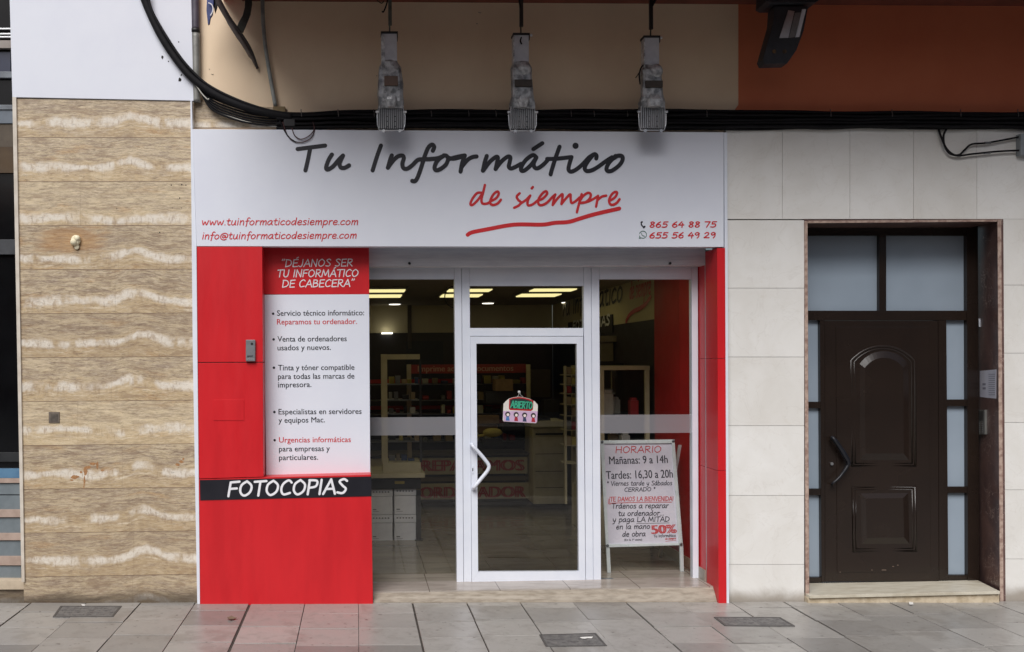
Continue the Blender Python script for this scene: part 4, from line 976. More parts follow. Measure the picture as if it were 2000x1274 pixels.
cab('cord', [(407,6,-.22),(413,9,-.22),(416,16,-.22),(415,24,-.22),(411,31,-.22)], .005, WHITE_INK, t, 6)
mb = MB(); mb.pp([(418,-20),(424,-20),(424,12),(420,25),(417,12)], -.16, .03); mb.build('clamp', DARK, t, bevel=.003)

# hanging floodlights
TAPE = mat('silver duct tape', C(186,188,190), C(120,122,124), 16, .35, .35, bump=.8, bscale=24, lo=.4, hi=.62)
TAPE2 = mat('crinkled plastic wrap', C(214,216,218), C(140,142,146), 22, .3, .2, bump=1.0, bscale=30)
FIN = mat('cast aluminium heat sink', C(212,214,218), C(178,180,186), 12, .45, .2)
def lumpy(mb, prof, seed, n=12):
    """wrapped body: stacked rounded sections (half width, depth, height) with dents"""
    r = random.Random(seed); ring = []
    for (w, dp, z, cx) in prof:
        ring.append([Vector((cx+math.copysign(abs(math.cos(a))**.55, math.cos(a))*w*r.uniform(.93,1.05), math.copysign(abs(math.sin(a))**.55, math.sin(a))*dp*r.uniform(.9,1.08), z+r.uniform(-.004,.004))) for a in [2*math.pi*i/n for i in range(n)]])
    vs = [v for q in ring for v in q]; m = len(ring)
    fs = [[i*n+j, i*n+(j+1) % n, (i+1)*n+(j+1) % n, (i+1)*n+j] for i in range(m-1) for j in range(n)]+[list(range(n))[::-1], [(m-1)*n+j for j in range(n)]]
    mb.add(vs, fs)
FY = -.2; u = (W(900, 150, FY)-W(901, 150, FY)).length
def floodlight(cx, ytop, ybot, seed, label, rod_m, kind):
    base = W(cx, ybot, FY); t = thing('hanging_floodlight', label, 'floodlight', base, 'floodlights hung in front of the sign')
    hw = 27*u
    mb = MB(); mb.box(-hw+.01, hw-.01, -.01, .035, .012, 48*u); mb.build('lamp_head', mat('dark lamp casting', C(84,86,90), C(64,66,70), 9, .5, .2), t, bevel=.005, local=True)
    mb = MB(); n = 13
    for k in range(n):
        x = -hw+.016+(2*hw-.032)*k/(n-1); mb.box(x-.0017, x+.0017, -.04, -.0095, .018, 47*u)
    mb.build('heat_sink', FIN, t, local=True)
    mb = MB()
    for i in range(2):
        for j in range(3): mb.cyl((-.03+.06*i,-.0425,.03+.04*j), (-.03+.06*i,-.04,.03+.04*j), .004, 8)
    mb.build('screws', DARK, t, local=True)
    mb = MB(); mb.tube([(-hw*.95,-.01,42*u),(-hw,-.015,30*u),(-hw*.98,-.02,12*u),(-hw*.86,-.02,.004),(0,-.02,.003),(hw*.86,-.02,.004),(hw*.98,-.02,12*u),(hw,-.015,30*u),(hw*.95,-.01,42*u)], .006, 8, smooth=False); mb.build('bracket', STEEL, t, local=True, smooth=True)
    for x in (-.062, .068):
        mb = MB(); mb.cyl((x,-.034,-.003), (x,-.018,-.003), .0125, 12); mb.build('bolt', STEEL, t, local=True)
    for x in (-hw, hw):
        mb = MB(); mb.cyl((x-.012,-.02,37*u), (x+.012,-.02,37*u), .011, 10); mb.build('pivot', STEEL, t, local=True)
    H = (ybot-ytop)*u; a = 48*u; c0 = H-54*u
    mb = MB(); k1 = .96 if kind == 0 else .82
    lumpy(mb, [(hw*.92,.055,a-.02,0),(hw*.94,.06,a+.03,0),(hw*.98*k1,.062,a+.09,.0),(hw*.96*k1,.062,(a+c0)/2,.0),(hw*.92*k1,.06,c0-.09,-.004),(hw*.8,.056,c0-.05,-.006),(hw*.62,.05,c0-.01,-.01),(hw*.54,.045,c0+.015,-.01)], seed)
    mb.build('taped_body', TAPE, t, local=True, bevel=.004)
    mb = MB(); zc_ = (a+c0)/2
    if kind == 0: mb.box(-.055, .055, -.078, -.055, zc_-.03, zc_+.045); m = mat('brown parcel tape', C(120,98,86), C(108,88,76), 8, .5)
    else: mb.box(-.07, .07, -.075, -.05, zc_-.03, zc_+.025); m = mat('dirty dark tape', C(74,66,58), C(54,48,44), 12, .5)
    mb.build('tape_patch', m, t, bevel=.006, local=True)
    mb = MB(); lumpy(mb, [(.03,.03,a-.015,0),(.05,.04,a+.035,0),(.045,.035,a+.06,0)] if kind != 2 else [(.05,.04,a-.015,0),(.06,.045,a+.04,0),(.04,.03,a+.075,0)], seed+5); 
    for v in mb.v: v.y -= .05
    mb.build('plastic_wrap', TAPE2, t, local=True)
    if kind:
        mb = MB(); mb.ball((.012*kind,-.045,c0-.06), .055, 9, (1,.6,1.05)); mb.build('wrapped_sensor', TAPE2, t, local=True, smooth=True)
    w2 = 15*u
    mb = MB(); mb.box(-w2-.01, w2-.012, -.045, .04, c0-.004, H-.012); mb.build('driver_box', mat('pale grey driver case', C(206,208,214), C(186,188,196), 10, .4, .1), t, bevel=.005, local=True)
    mb = MB(); mb.box(-w2-.014, -w2+.016 if kind == 0 else -w2-.004, -.052, .03, c0-.03, H-.02); mb.build('side_plate', TAPE2, t, bevel=.004, local=True)
    mb = MB(); mb.box(-w2-.016, w2-.004, -.05, .05, H-.014, H+.004); mb.box(w2-.012, w2-.004, -.048, .04, H-.05, H-.014); mb.build('cap', DARK, t, bevel=.003, local=True)
    top = (zs-.004)-base.z
    mb = MB(); mb.cyl((-.006,0,H), (-.006,0,H+.07), .006, 8); mb.box(-.016, .012, -.012, .012, H+.07, top); mb.build('hanger', rod_m, t, local=True)
    if kind:
        mb = MB(); mb.ball((w2+.012,-.02,H-.006), .011, 7); mb.build('white_tip', WHITE_INK, t, local=True, smooth=True)
    WL = []
    if kind == 0: WL.append(([(-.02,0,top-.03),(-.025,-.01,top-.12),(-.05,-.01,top-.19),(-.06,-.01,top-.2),(-.067,-.01,top-.195)], .006)); WL.append(([(-.06,0,top-.02),(-.1,-.01,top-.06),(-.11,-.01,top-.1),(-.07,-.01,top-.13),(-.05,-.01,top-.11)], .004))
    elif kind == 1: WL.append(([(.0,-.03,H-.01),(-.02,-.055,H-.06),(-.01,-.055,H-.09)], .006)); WL.append(([(.0,0,top-.02),(-.02,-.01,top-.08),(-.012,-.01,top-.16)], .006))
    else: WL.append(([(.02,0,top-.01),(.03,-.02,top-.08),(.0,-.02,top-.14)], .012)); WL.append(([(-.1,-.02,c0-.16),(-.11,-.03,c0-.08),(-.09,-.03,c0-.02),(-.06,-.03,c0)], .006)); WL.append(([(-.1,-.03,c0-.05),(-.125,-.03,c0-.09),(-.14,-.03,c0-.11)], .004))
    for P_, r_w in WL:
        mb = MB(); mb.tube(P_, r_w, 6); mb.build('loose_wire', CABLE, t, local=True, smooth=True)
ROD1 = mat('weathered green grey rod', C(112,122,116), C(84,92,88), 12, .5, .4)
floodlight(764, 68, 257, 1, 'hanging floodlight with a brown tape patch, nearest the black cable sweep', ROD1, 0)
floodlight(1020, 70, 257.5, 2, 'taped floodlight hanging between two others in front of the sign', mat('dark rod', C(60,58,56), C(40,38,38), 9, .5), 1)
floodlight(1273, 74, 256.5, 3, 'taped floodlight on a black rod hanging nearest the orange wall', DARK, 2)
# square floodlight on the orange wall
t = thing('soffit_floodlight', 'dark angled floodlight with bright reflector under the overhang by the orange wall', 'floodlight', W(1530, 10, -.35))
SFM = mat('dark grey lamp housing', C(52,54,60), C(38,40,46), 8, .5)
mb = MB(); mb.pp([(1512,12),(1579,12),(1570,60),(1556,98),(1538,124),(1494,125),(1490,116),(1500,80),(1510,45)], -.3, .12); mb.build('housing', SFM, t, bevel=.008)
mb = MB(); mb.pp([(1500,-30),(1600,-30),(1600,0),(1594,5),(1506,6),(1498,2)], -.34, .22); mb.build('mount', SFM, t, bevel=.006)
mb = MB(); mb.pp([(1540,20),(1552,22),(1540,74),(1522,74.5)], -.306, .01); mb.build('reflector', STEEL, t, bevel=.002)
mb = MB(); mb.pp([(1553,25),(1566,24),(1553,72.5),(1541,74)], -.304, .01); mb.build('reflector', mat('satin reflector', C(140,140,140), C(124,124,126), 9, .4, .5), t, bevel=.002)
mb = MB(); mb.pp([(1567,18),(1574.5,18),(1561.5,72),(1554,72.5)], -.308, .01); mb.build('reflector', WHITE_ALU, t, bevel=.001)
for x in (1512, 1532):
    mb = MB(); q = W(x, 101, -.3); mb.cyl(q+Vector((0,-.006,0)), q, .016, 12); mb.build('screw', mat('rusty screw', C(110,84,50), C(60,48,34), 20, .6), t)

# ================================================================== INSIDE THE SHOP
IZ, IC = THZ, 2.88
IX0, IX1, IY0, IY1 = -2.0, W(1363, 700, GY).x+.05, GY+.05, 7.0
mb = MB(); mb.box(IX0-.1, IX1+.1, GY+.301, IY1+.1, -.06, IZ-.002); 
def infloor():
    m, nt, b = new_mat('polished shop floor tile')
    v = nt.coords((1,1,1)); n = nt.noise(nt.coords((1,2.5,1)), 2.2, 6, .6, .6)
    br = nt.a('ShaderNodeTexBrick'); nt.link(v, br.inputs['Vector']); br.inputs['Scale'].default_value = 1; br.inputs['Brick Width'].default_value = .62; br.inputs['Row Height'].default_value = .62; br.inputs['Mortar Size'].default_value = .004; br.offset = 0
    col = nt.mix(nt.ramp(n, .35, .7), C(138,131,118), C(116,109,98)); col = nt.mix(br.outputs['Fac'], col, C(96,86,72))
    nt.link(col, b.inputs['Base Color']); b.inputs['Roughness'].default_value = .16; return m
tag(mb.build('shop_floor', infloor()), kind='structure')
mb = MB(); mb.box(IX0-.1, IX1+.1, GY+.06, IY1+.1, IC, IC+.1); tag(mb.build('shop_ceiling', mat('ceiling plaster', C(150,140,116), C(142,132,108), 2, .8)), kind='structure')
t = thing('shop_back_wall', 'back wall of the shop, cream above and black below', 'wall', (1, IY1, IZ))
mb = MB(); mb.box(IX0, IX1, IY1, IY1+.1, 2.45, IC-.001); mb.build('cream_upper', CREAM, t)
mb = MB(); mb.box(IX0, IX1, IY1-.02, IY1+.1, IZ, 2.449); mb.build('black_lower', mat('black wall panelling', C(34,33,38), C(24,24,28), 2, .35), t)
mb = MB(); mb.box(.8, .86, IY1-.06, IY1-.021, 2.2, IC-.002); mb.build('cable_duct', mat('brown duct', C(80,72,60), None, 4, .6), t)
t = thing('shop_left_wall', 'cream side wall inside the shop on the left', 'wall', (IX0, 3, IZ))
mb = MB(); mb.box(IX0-.1, IX0-.001, IY0+.2, IY1, IZ, IC-.001); mb.build('plaster', CREAM, t)
t = thing('shop_side_wall', 'right side wall inside the shop with red, black and lettered cream areas', 'wall', (IX1, 2, IZ))
XW = IX1; YR = 1.86
mb = MB(); mb.box(XW, XW+.1, GY+.06, YR, IZ, IC-.001); mb.build('red_area', RED_IN, t)
mb = MB(); mb.box(XW+.004, XW+.1, YR+.001, IY1-.025, 2.42, IC-.001); mb.build('cream_upper', CREAM, t)
mb = MB(); mb.box(XW+.002, XW+.1, YR+.001, IY1-.025, IZ, 2.419); mb.build('black_lower', mat('black wall panelling', C(34,33,38), None, 2, .35), t)
RWP = (Vector((XW,0,0)), Vector((-1,0,0)))
e1 = W(1217,588,RWP); e1.x = XW-.001
mb = MB(); hand(mb, 'Tu Informático', e1+Vector((0,3.3,-.02)), e1, .26, RWP, .036, lift=.003); mb.build('wall_lettering', INK, t)
e2, e3 = W(1230,585,RWP), W(1271.5,574,RWP)
mb = MB(); hand(mb, 'de siempre', e2, e3, .19, RWP, .026, lift=.004); mb.build('wall_lettering', RED_INK, t)
mb = MB(); mb.ribbon([W(x, y, RWP) for x, y in ((1223.5,628),(1229,617),(1239,608),(1250,603),(1262,594),(1271.5,580))], .05, (-1,0,0), .005); mb.build('wall_underline', RED_INK, t)
e4, e5 = W(1173,618,RWP), W(1198,614,RWP); e6 = W(1198,650,RWP)
mb = MB(); mb.box(XW-.012, XW-.0012, e6.y, e6.y+2.4, e6.z, e5.z); mb.build('copy_sign', mat('black sign board', C(26,26,30), None, 3, .6), t)
mb = MB(); hand(mb, 'FOTOCOPIAS', Vector((XW-.013,e6.y+2.1,e6.z+.1)), Vector((XW-.013,e6.y+.1,e6.z+.1)), (e5.z-e6.z)*.55, RWP, .03, lift=.002); mb.build('copy_lettering', WHITE_INK, t)
mb = MB(); mb.box(XW-.015, XW-.0015, GY+.08, YR, IZ+.001, IZ+.09); mb.build('skirting', mat('beige skirting', C(170,158,140), None, 5, .5), t)
# inner side of the left front panels
mb = MB(); mb.box(IX0-.1, W(722,700,.3).x-.004, .295, GY+.055, IZ, IC-.001)
tag(mb.build('shop_front_lining', mat('inner lining board', C(120,110,96), None, 4, .7)), 'lining board behind the red front panels, inside the shop', 'wall lining')
# ceiling lights
EM = emit('warm fluorescent tube', (1.0,.87,.40,1), 1.25); EMW = emit('white downlight', (1.0,.93,.78,1), 3.2)
for k, (x0, x1) in enumerate([(.02,.58),(1.1,1.61),(2.11,2.62)]):
    t = thing('ceiling_light', ['lit twin tube ceiling light behind the left glass pane','lit twin tube ceiling light cut by the white door post','lit twin tube ceiling light above the glass door'][k], 'ceiling light', ((x0+x1)/2,3.9,IC), 'twin tube lights on the shop ceiling')
    mb = MB(); mb.box(x0-.03, x1+.03, 3.2, 4.75, IC-.028, IC-.001); mb.build('housing', mat('grey lamp louvre', C(130,122,100), C(112,104,86), 9, .5), t)
    for (a, b) in ((3.3,3.64), (4.15,4.6)):
        mb = MB(); mb.box(x0, x1, a, b, IC-.04, IC-.0285); mb.build('tube', EM, t)
for r_i, (x, y) in enumerate([(-.75,3.9),(.3,1.02),(1.36,1.02),(2.36,1.02),(-.75,1.3),(-.75,5.9)]):
    # unseen fittings added nearer the street and at the left to brighten the room
    t = thing('ceiling_light', ['lit twin tube ceiling light hidden left behind the red front, middle row','lit twin tube ceiling light of the front row over the left pane','lit twin tube ceiling light of the front row over the door','lit twin tube ceiling light of the front row over the right pane','lit twin tube ceiling light hidden left behind the red front, front row','lit twin tube ceiling light hidden left behind the red front, back row'][r_i], 'ceiling light', (x,y,IC), 'twin tube lights on the shop ceiling')
    mb = MB(); mb.box(x-.31, x+.31, y-.46, y+.46, IC-.028, IC-.001); mb.build('housing', mat('grey lamp louvre', C(130,122,100)), t)
    for c in (-.22, .22):
        mb = MB(); mb.box(x-.28, x+.28, y+c-.18, y+c+.18, IC-.04, IC-.0285); mb.build('tube', EM, t)
for k, (x, y) in enumerate([(771,592),(953,590),(1108,588.5)]):
    q = W(x, y, (Vector((0,0,IC)), Vector((0,0,1))))
    t = thing('downlight', ['small round downlight over the left glass pane','small round downlight behind the door transom beside the post','small round downlight at the right end of the door transom'][k], 'downlight', q, 'round downlights in the shop ceiling')
    mb = MB(); mb.cyl(q+Vector((0,0,-.02)), q+Vector((0,0,-.001)), .1, 20); mb.build('rim', WHITE_ALU, t)
    mb = MB(); mb.cyl(q+Vector((0,0,-.026)), q+Vector((0,0,-.0205)), .085, 20); mb.build('lens', EMW, t)
mb = MB(); q = W(756, 651, 6.9); mb.box(q.x-.085, q.x+.085, 6.86, 6.95, q.z-.012, q.z+.012); tag(mb.build('wall_lamp', EMW, bevel=.004), 'short lit white strip lamp on the black back wall', 'wall lamp')  # emissive bar put in for a bright spot at the back
# hoop
mb = MB(); q = W(889, 580, 1.2); mb.tube([q+Vector((math.cos(a)*.1,0,math.sin(a)*.105)) for a in [i*math.pi/10 for i in range(20)]], .006, 6, closed=True, k=2)
mb.tube([q+Vector((0,0,.105)), Vector((q.x,q.y,IC))], .003, 5, smooth=False)
tag(mb.build('hanging_hoop', CABLE, smooth=True), 'thin black hoop hanging inside near the left door post', 'hoop')

def ibox(px0, py0, px1, py1, Y, dep, name, m, label=None, cat=None, par=None, bevel=.004, group=None):
    mb = MB(); a, b = W(px0, py1, Y), W(px1, py0, Y); mb.box(a.x, b.x, Y, Y+dep, a.z, b.z); o = mb.build(name, m, par, bevel=bevel)
    if label: tag(o, label, cat, group)
    return o
CREAM_CAB = mat('cream cabinet metal', C(190,180,150), C(176,166,138), 6, .5)
DKBLUE = mat('dark blue grey', C(46,50,62), C(36,40,50), 6, .5)
CARD = mat('brown carton', C(140,112,82), C(122,96,70), 8, .7)
# left table, cabinet, boxes
yb = 2.4
t = thing('shop_table', 'dark table with pale top behind the left pane', 'table', W(770, 1062, yb))
ibox(690, 925, 830, 935, yb-.05, .75, 'top', CREAM_CAB, par=t); ibox(690, 935.5, 822, 957, yb, .65, 'apron', DARK, par=t); ibox(813.5, 957.5, 822, 1061, yb, .06, 'leg', DARK, par=t); ibox(811, 1055, 826, 1062, yb-.02, .1, 'foot', DARK, par=t)
ibox(690, 957.5, 813, 1058, yb+.35, .02, 'back_panel', DARK, par=t)
ibox(771, 940, 790, 945.5, yb-.004, .003, 'yellow_label', mat('yellow tag', C(150,130,50), None, 6, .6), par=t)
t = thing('display_cabinet', 'cream framed glass cabinet standing on the dark table', 'cabinet', W(780, 925, yb+.1))
yc = yb+.05
ibox(745.5, 692, 756, 905, yc, .05, 'post', CREAM_CAB, par=t); ibox(756.3, 692, 820, 702.5, yc, .05, 'top_rail', CREAM_CAB, par=t); ibox(796, 712, 803, 903, yc+.45, .05, 'post', CREAM_CAB, par=t); ibox(820, 702.8, 823, 903, yc+.02, .02, 'post', DARK, par=t)
ibox(748, 903.5, 822, 924.5, yc, .5, 'plinth', CREAM_CAB, par=t)
for y in (750, 781, 808, 862): ibox(757, y, 819, y+1.6, yc+.03, .42, 'shelf', GREY_METAL, par=t, bevel=0)
PROD = [mat('product %s' % n, c, None, 12, .5) for n, c in (('red', C(150,40,44)), ('white', C(190,188,180)), ('black', C(28,28,32)), ('blue', C(50,70,110)), ('tan', C(150,130,100)), ('grey', C(110,110,112)), ('yellow', C(176,160,80)))]
rng = random.Random(5)
COLN = ['red','white','black','blue','tan','grey','yellow']; ORD = ['first','second','third','fourth','fifth','sixth','seventh','eighth','ninth','tenth','eleventh','twelfth']
names = ['boxed_ink','small_carton','gadget_box','toner_box','cable_pack']
for sh_, y in enumerate((749.6, 780.6, 807.6, 861.6, 903)):
    x = 760; q_ = -1
    while x < 812:
        w = rng.uniform(6, 13); h = rng.uniform(6, 16)
        ci = rng.randrange(7); o = ibox(x, y-h, x+w, y, yc+.12+rng.random()*.15, .12, names[rng.randrange(5)], PROD[ci], None, None, bevel=.003)
        q_ += 1; tag(o, '%s boxed item, %s from left on the %s shelf down of the table cabinet' % (COLN[ci], ORD[q_], ORD[sh_]), 'boxed item', 'boxed items in the glass cabinet on the table')
        x += w+rng.uniform(2, 9)
PAPER = mat('white paper carton', C(226,226,232), C(214,214,222), 6, .6)
for k, (x0, x1, y0, y1) in enumerate([(724,766.5,955,1005.5),(770.5,812,953,1005),(724,766.5,1006,1058.5),(770.5,812,1005.5,1058.5)]):
    t = thing('paper_carton', ['upper white paper carton beside the red panel edge','upper white paper carton beside the table leg','lower white paper carton beside the red panel edge','lower white paper carton beside the table leg'][k], 'carton', W((x0+x1)/2, y1, yb+.02), 'white paper cartons under the table')
    hl = (y1-y0)*.3
    ibox(x0, y0+hl, x1, y1, yb+.025, .3, 'box', PAPER, par=t); ibox(x0-.6, y0, x1+.6, y0+hl-.2, yb+.02, .31, 'lid', PAPER, par=t)
    mb = MB()
    for q in range(6): mb.pr(x0+4+q*5.8, y0+5, x0+7.5+q*5.8, y0+7.5, yb+.0195, .0004)
    mb.pr(x0+4, y1-11, x0+11, y1-9, yb+.0245, .0004); mb.pr(x0+4, y1-6.5, x0+16, y1-5.8, yb+.0245, .0004)
    mb.build('print', mat('grey print', C(90,90,98), None, 9, .8), t)
# back counter
yk = 4.6
t = thing('repair_counter', 'counter with REPARAMOS ORDENADOR boards across the back of the shop', 'counter', W(930, 985, yk))
ibox(700, 893, 1030, 929, yk, .04, 'upper_board', CREAM_CAB, par=t); ibox(700, 943, 1034, 978, yk, .04, 'lower_board', CREAM_CAB, par=t); ibox(700, 929.5, 1030, 942.5, yk+.03, .03, 'middle_rail', mat('dim rail board', C(110,98,80), None, 6, .6), par=t)
ibox(700, 978.5, 1110, 990, yk+.03, .4, 'base', DARK, par=t); ibox(700, 885, 1034, 892.5, yk-.03, .6, 'top', mat('dark counter top', C(70,64,56), None, 6, .4), par=t)
ibox(1034, 893, 1046, 982, yk, .3, 'end_panel', DARK, par=t)
RD2 = mat('dark red letters', C(170,36,40), None, 6, .6)
printed('lettering', 'REPARAMOS', (822,920), (1020,919), 22, yk, RD2, t, bold=.06, lift=.003); printed('lettering', 'ORDENADOR', (819,973), (1023,971), 22.5, yk, RD2, t, bold=.06, lift=.003)
# back shelves with banner
ys_ = 5.9
t = thing('back_shelving', 'dark shelving with red strips along the back wall', 'shelving', W(870, 990, ys_))
for y in (750, 781, 808, 862): ibox(690, y, 1030, y+2.2, ys_, .4, 'shelf', GREY_METAL, par=t, bevel=0)
for y in (735.5, 787, 816): ibox(690, y+4, 985, y+14, ys_+.32, .02, 'red_strip', RED_IN, par=t, bevel=0)
ibox(1030, 712, 1036, 985, ys_-.6, .05, 'upright', CREAM_CAB, par=t)
bn = thing('print_banner', 'red banner with pale lettering hanging over the back counter', 'banner', W(910, 730, 5.6))
ibox(802, 711, 1027, 730, 5.6, .02, 'panel', mat('red banner', C(150,44,40), None, 5, .5), par=bn)
printed('lettering', 'Imprime acá tus documentos', (816,726), (1002,724.5), 12, 5.6, mat('pale banner letters', C(196,150,130), None, 5, .6), bn, bold=.02, lift=.003)
rng = random.Random(9)
for sh_, y in enumerate((749.6, 780.6, 807.6, 861.6)):
    x = 826; q_ = -1
    while x < 1020:
        w = rng.uniform(6, 16); h = rng.uniform(5, 17); ci = rng.randrange(7)
        if rng.random() < .75:
            o = ibox(x, y-h, x+w, y, ys_+.05, .2, 'stock_box', PROD[ci], bevel=.004)
            q_ += 1; tag(o, '%s stock box, %s from left on the %s shelf down at the back' % (COLN[ci], ORD[q_], ORD[sh_]), 'boxed item', 'stock boxes on the back shelves')
        x += w+rng.uniform(3, 12)
ibox(968, 741, 1002, 764, 5.2, .3, 'carton', CARD, 'tan carton high behind the glass door', 'carton'); ibox(950, 765, 1025, 788, 5.3, .3, 'computer_case', DKBLUE, 'dark computer case lying on the back shelf', 'computer')
ibox(982, 829, 1024, 841, 4.5, .3, 'laptop_base', DARK, 'closed dark laptop on the back counter under the door sign', 'laptop'); ibox(945, 858, 982, 870, 4.5, .2, 'keyboard', DARK, 'black keyboard propped on the repair counter', 'keyboard')
mb = MB(); q = W(962, 845, 4.5); mb.ball(q, .11, 8, (1.2,.8,.55)); mb.tube([q+Vector((-.1,0,-.03)), q+Vector((-.2,0,-.05)), q+Vector((-.24,0,-.06))], .02, 6); tag(mb.build('yellow_cap', mat('yellow cap cloth', C(190,176,110), C(170,156,96), 9, .7), smooth=True), 'pale yellow cap lying on the counter behind the door', 'cap')
ibox(935, 812, 975, 828, 4.9, .2, 'wood_drawer', CARD, 'brown drawer box under the back shelf, seen by the door handle', 'drawer'); ibox(935, 829.5, 972, 846, 4.95, .2, 'wood_drawer', CARD, 'lower brown drawer box behind the yellow cap', 'drawer')
# copier
t = thing('photocopier', 'cream office photocopier on the right behind the glass door', 'photocopier', W(1078, 1000, 4.2))
ibox(1042, 836, 1104, 985, 4.3, .6, 'body', CREAM_CAB, par=t, bevel=.012); ibox(1040, 822, 1106, 835.5, 4.25, .6, 'scanner', mat('pale copier lid', C(206,198,172), None, 5, .5), par=t, bevel=.01); ibox(1050, 815, 1075, 821.5, 4.3, .4, 'panel', DARK, par=t)
ibox(1046, 846, 1100, 850, 4.29, .01, 'tray_slot', DARK, par=t, bevel=0); 
for y in (886, 920, 952): ibox(1046, y, 1100, y+1.5, 4.292, .01, 'tray_slot', DARK, par=t, bevel=0)
ibox(1064, 781, 1092, 815, 5.0, .3, 'monitor', DARK, 'black monitor above the photocopier', 'monitor'); ibox(1036, 722, 1075, 776, 6.4, .3, 'filing_box', mat('grey brown box', C(90,80,66), None, 6, .7), 'grey brown filing box on the back wall right of the banner', 'box')
# tower of boxes by the right of the door
t = thing('box_tower', 'narrow rack of stacked boxes at the right edge of the glass door', 'rack', W(1118, 985, 2.9))
for x in (1104, 1127): ibox(x, 715, x+2.4, 985, 2.9, .05, 'post', CREAM_CAB, par=t, bevel=0)
for y in (732, 751, 769, 790, 812, 840, 870, 905): ibox(1104, y, 1130, y+1.6, 2.88, .3, 'shelf', CREAM_CAB, par=t, bevel=0)
for k, y in enumerate((731.5, 750.5, 768.5, 789.5, 811.5, 839.5, 869.5)):
    ci = [4,4,0,4,2,5,4][k]; h = 14 if k < 4 else 17
    o = ibox(1107.5, y-h, 1116, y, 2.9, .2, 'rack_box', PROD[ci], bevel=.003); tag(o, 'small %s box on the narrow rack, row %s from the top' % (['red','white','black','blue','tan','grey','yellow'][ci], ['one','two','three','four','five','six','seven'][k]), 'boxed item', 'boxes on the narrow rack')
    o = ibox(1117, y-h*.9, 1126, y, 2.9, .2, 'rack_box', PROD[(ci+2) % 7], bevel=.003); tag(o, 'small %s box on the right half of the narrow rack, row %s from the top' % (['red','white','black','blue','tan','grey','yellow'][(ci+2) % 7], ['one','two','three','four','five','six','seven'][k]), 'boxed item', 'boxes on the narrow rack')
# right cabinet along the side wall
t = thing('side_cabinet', 'cream framed glass cabinet against the right shop wall', 'cabinet', W(1230, 1000, 2.4))
x0, x1, y0, y1 = XW-.55, XW-.02, 1.95, 3.3; zt_ = W(1240, 723, 2.0).z
for (x, y) in ((x0,y0),(x1-.05,y0),(x0,y1-.05),(x0,2.55),(x1-.05,y1-.05)):
    mb = MB(); mb.box(x, x+.045, y, y+.045, IZ, zt_); mb.build('post', CREAM_CAB, t, bevel=.003)
mb = MB(); mb.box(x0, x1, y0-.001, y1, zt_+.001, zt_+.045); mb.build('top', CREAM_CAB, t, bevel=.003)
mb = MB(); mb.box(x0+.01, x1-.01, y0+.01, y1-.01, IZ, .55); mb.build('base', CREAM_CAB, t, bevel=.003)
for z in (.95, 1.4):
    mb = MB(); mb.box(x0+.01, x1-.01, y0+.01, y1-.01, z, z+.012); mb.build('shelf', GREY_METAL, t)
rng = random.Random(21)
for sh_, z in enumerate((.962, 1.412)):
    for k in range(7):
        ci = rng.choice([1,1,5,2,4,0,1]); w = rng.uniform(.08, .14); xx = x0+.06+rng.random()*.3; yy = y0+.08+k*.17; h = rng.uniform(.12, .3)
        mb = MB(); mb.box(xx, xx+w, yy, yy+.1, z, z+h*.85); mb.box(xx+.015, xx+w-.015, yy+.012, yy+.088, z+h*.85, z+h)
        tag(mb.build('webcam_box', PROD[ci], bevel=.006), '%s packaged gadget, %s from the front on the %s shelf of the right cabinet' % (COLN[ci], ORD[k], ['lower','upper'][sh_]), 'boxed item', 'gadgets in the right cabinet')
t = thing('wall_unit', 'cream wall mounted unit under the black FOTOCOPIAS sign inside', 'wall unit', (XW-.2, 3.6, 1.95))
ibox(1160, 656, 1219, 668, 3.3, .4, 'top', CREAM_CAB, par=t); ibox(1160, 669, 1198, 706, 3.4, .3, 'body', CREAM_CAB, par=t)
ibox(1172, 709, 1222, 720, 3.0, .3, 'printer', DARK, 'black printer on top of the right glass cabinet', 'printer')

# ================================================================== PAVEMENT SIGN
ab0, ab1 = W(1250, 1062, .72), W(1250, 862, .88)
vd = (ab1-ab0).normalized(); pn = Vector((1,0,0)).cross(vd).normalized()
if pn.y > 0: pn = -pn
AP = (ab0, pn)
AB = thing('pavement_sign', 'aluminium framed A board with opening hours standing behind the right pane', 'pavement sign', Vector((W(1255,1128,.72).x, .75, IZ)))
PST = mat('white poster paper', C(222,218,230), C(212,208,222), 7, .35)
mb = MB(); mb.pp([(1179.5,866),(1313.5,865),(1327,1061),(1188,1063.5)], AP, .006); mb.build('poster', PST, AB)
o4 = [(1172.5,860.5),(1317.5,858.5),(1334,1065),(1183.5,1069.5)]; i4 = [(1180.5,867),(1312.5,866),(1325.8,1060.5),(1189,1063)]
mb = MB(); AF = (ab0+pn*.016, pn)
for k in range(4):
    k2 = (k+1) % 4; mb.pp([o4[k], o4[k2], i4[k2], i4[k]], AF, .022)
mb.build('frame', mat('satin aluminium frame', C(224,231,232), C(210,218,220), 10, .3, .1), AB, bevel=.004)
for k, (x, y) in enumerate([(1176,863.5),(1315,862),(1330,1063),(1186.5,1066)]):
    mb = MB(); q = W(x, y, (ab0+pn*.02, pn)); mb.ball(q, .014, 8, (1,.5,1)); mb.build('corner_clip', mat('dark corner', C(110,114,120), None, 6, .4, .6), AB, smooth=True)
LEG = mat('satin aluminium frame', C(206,210,212))
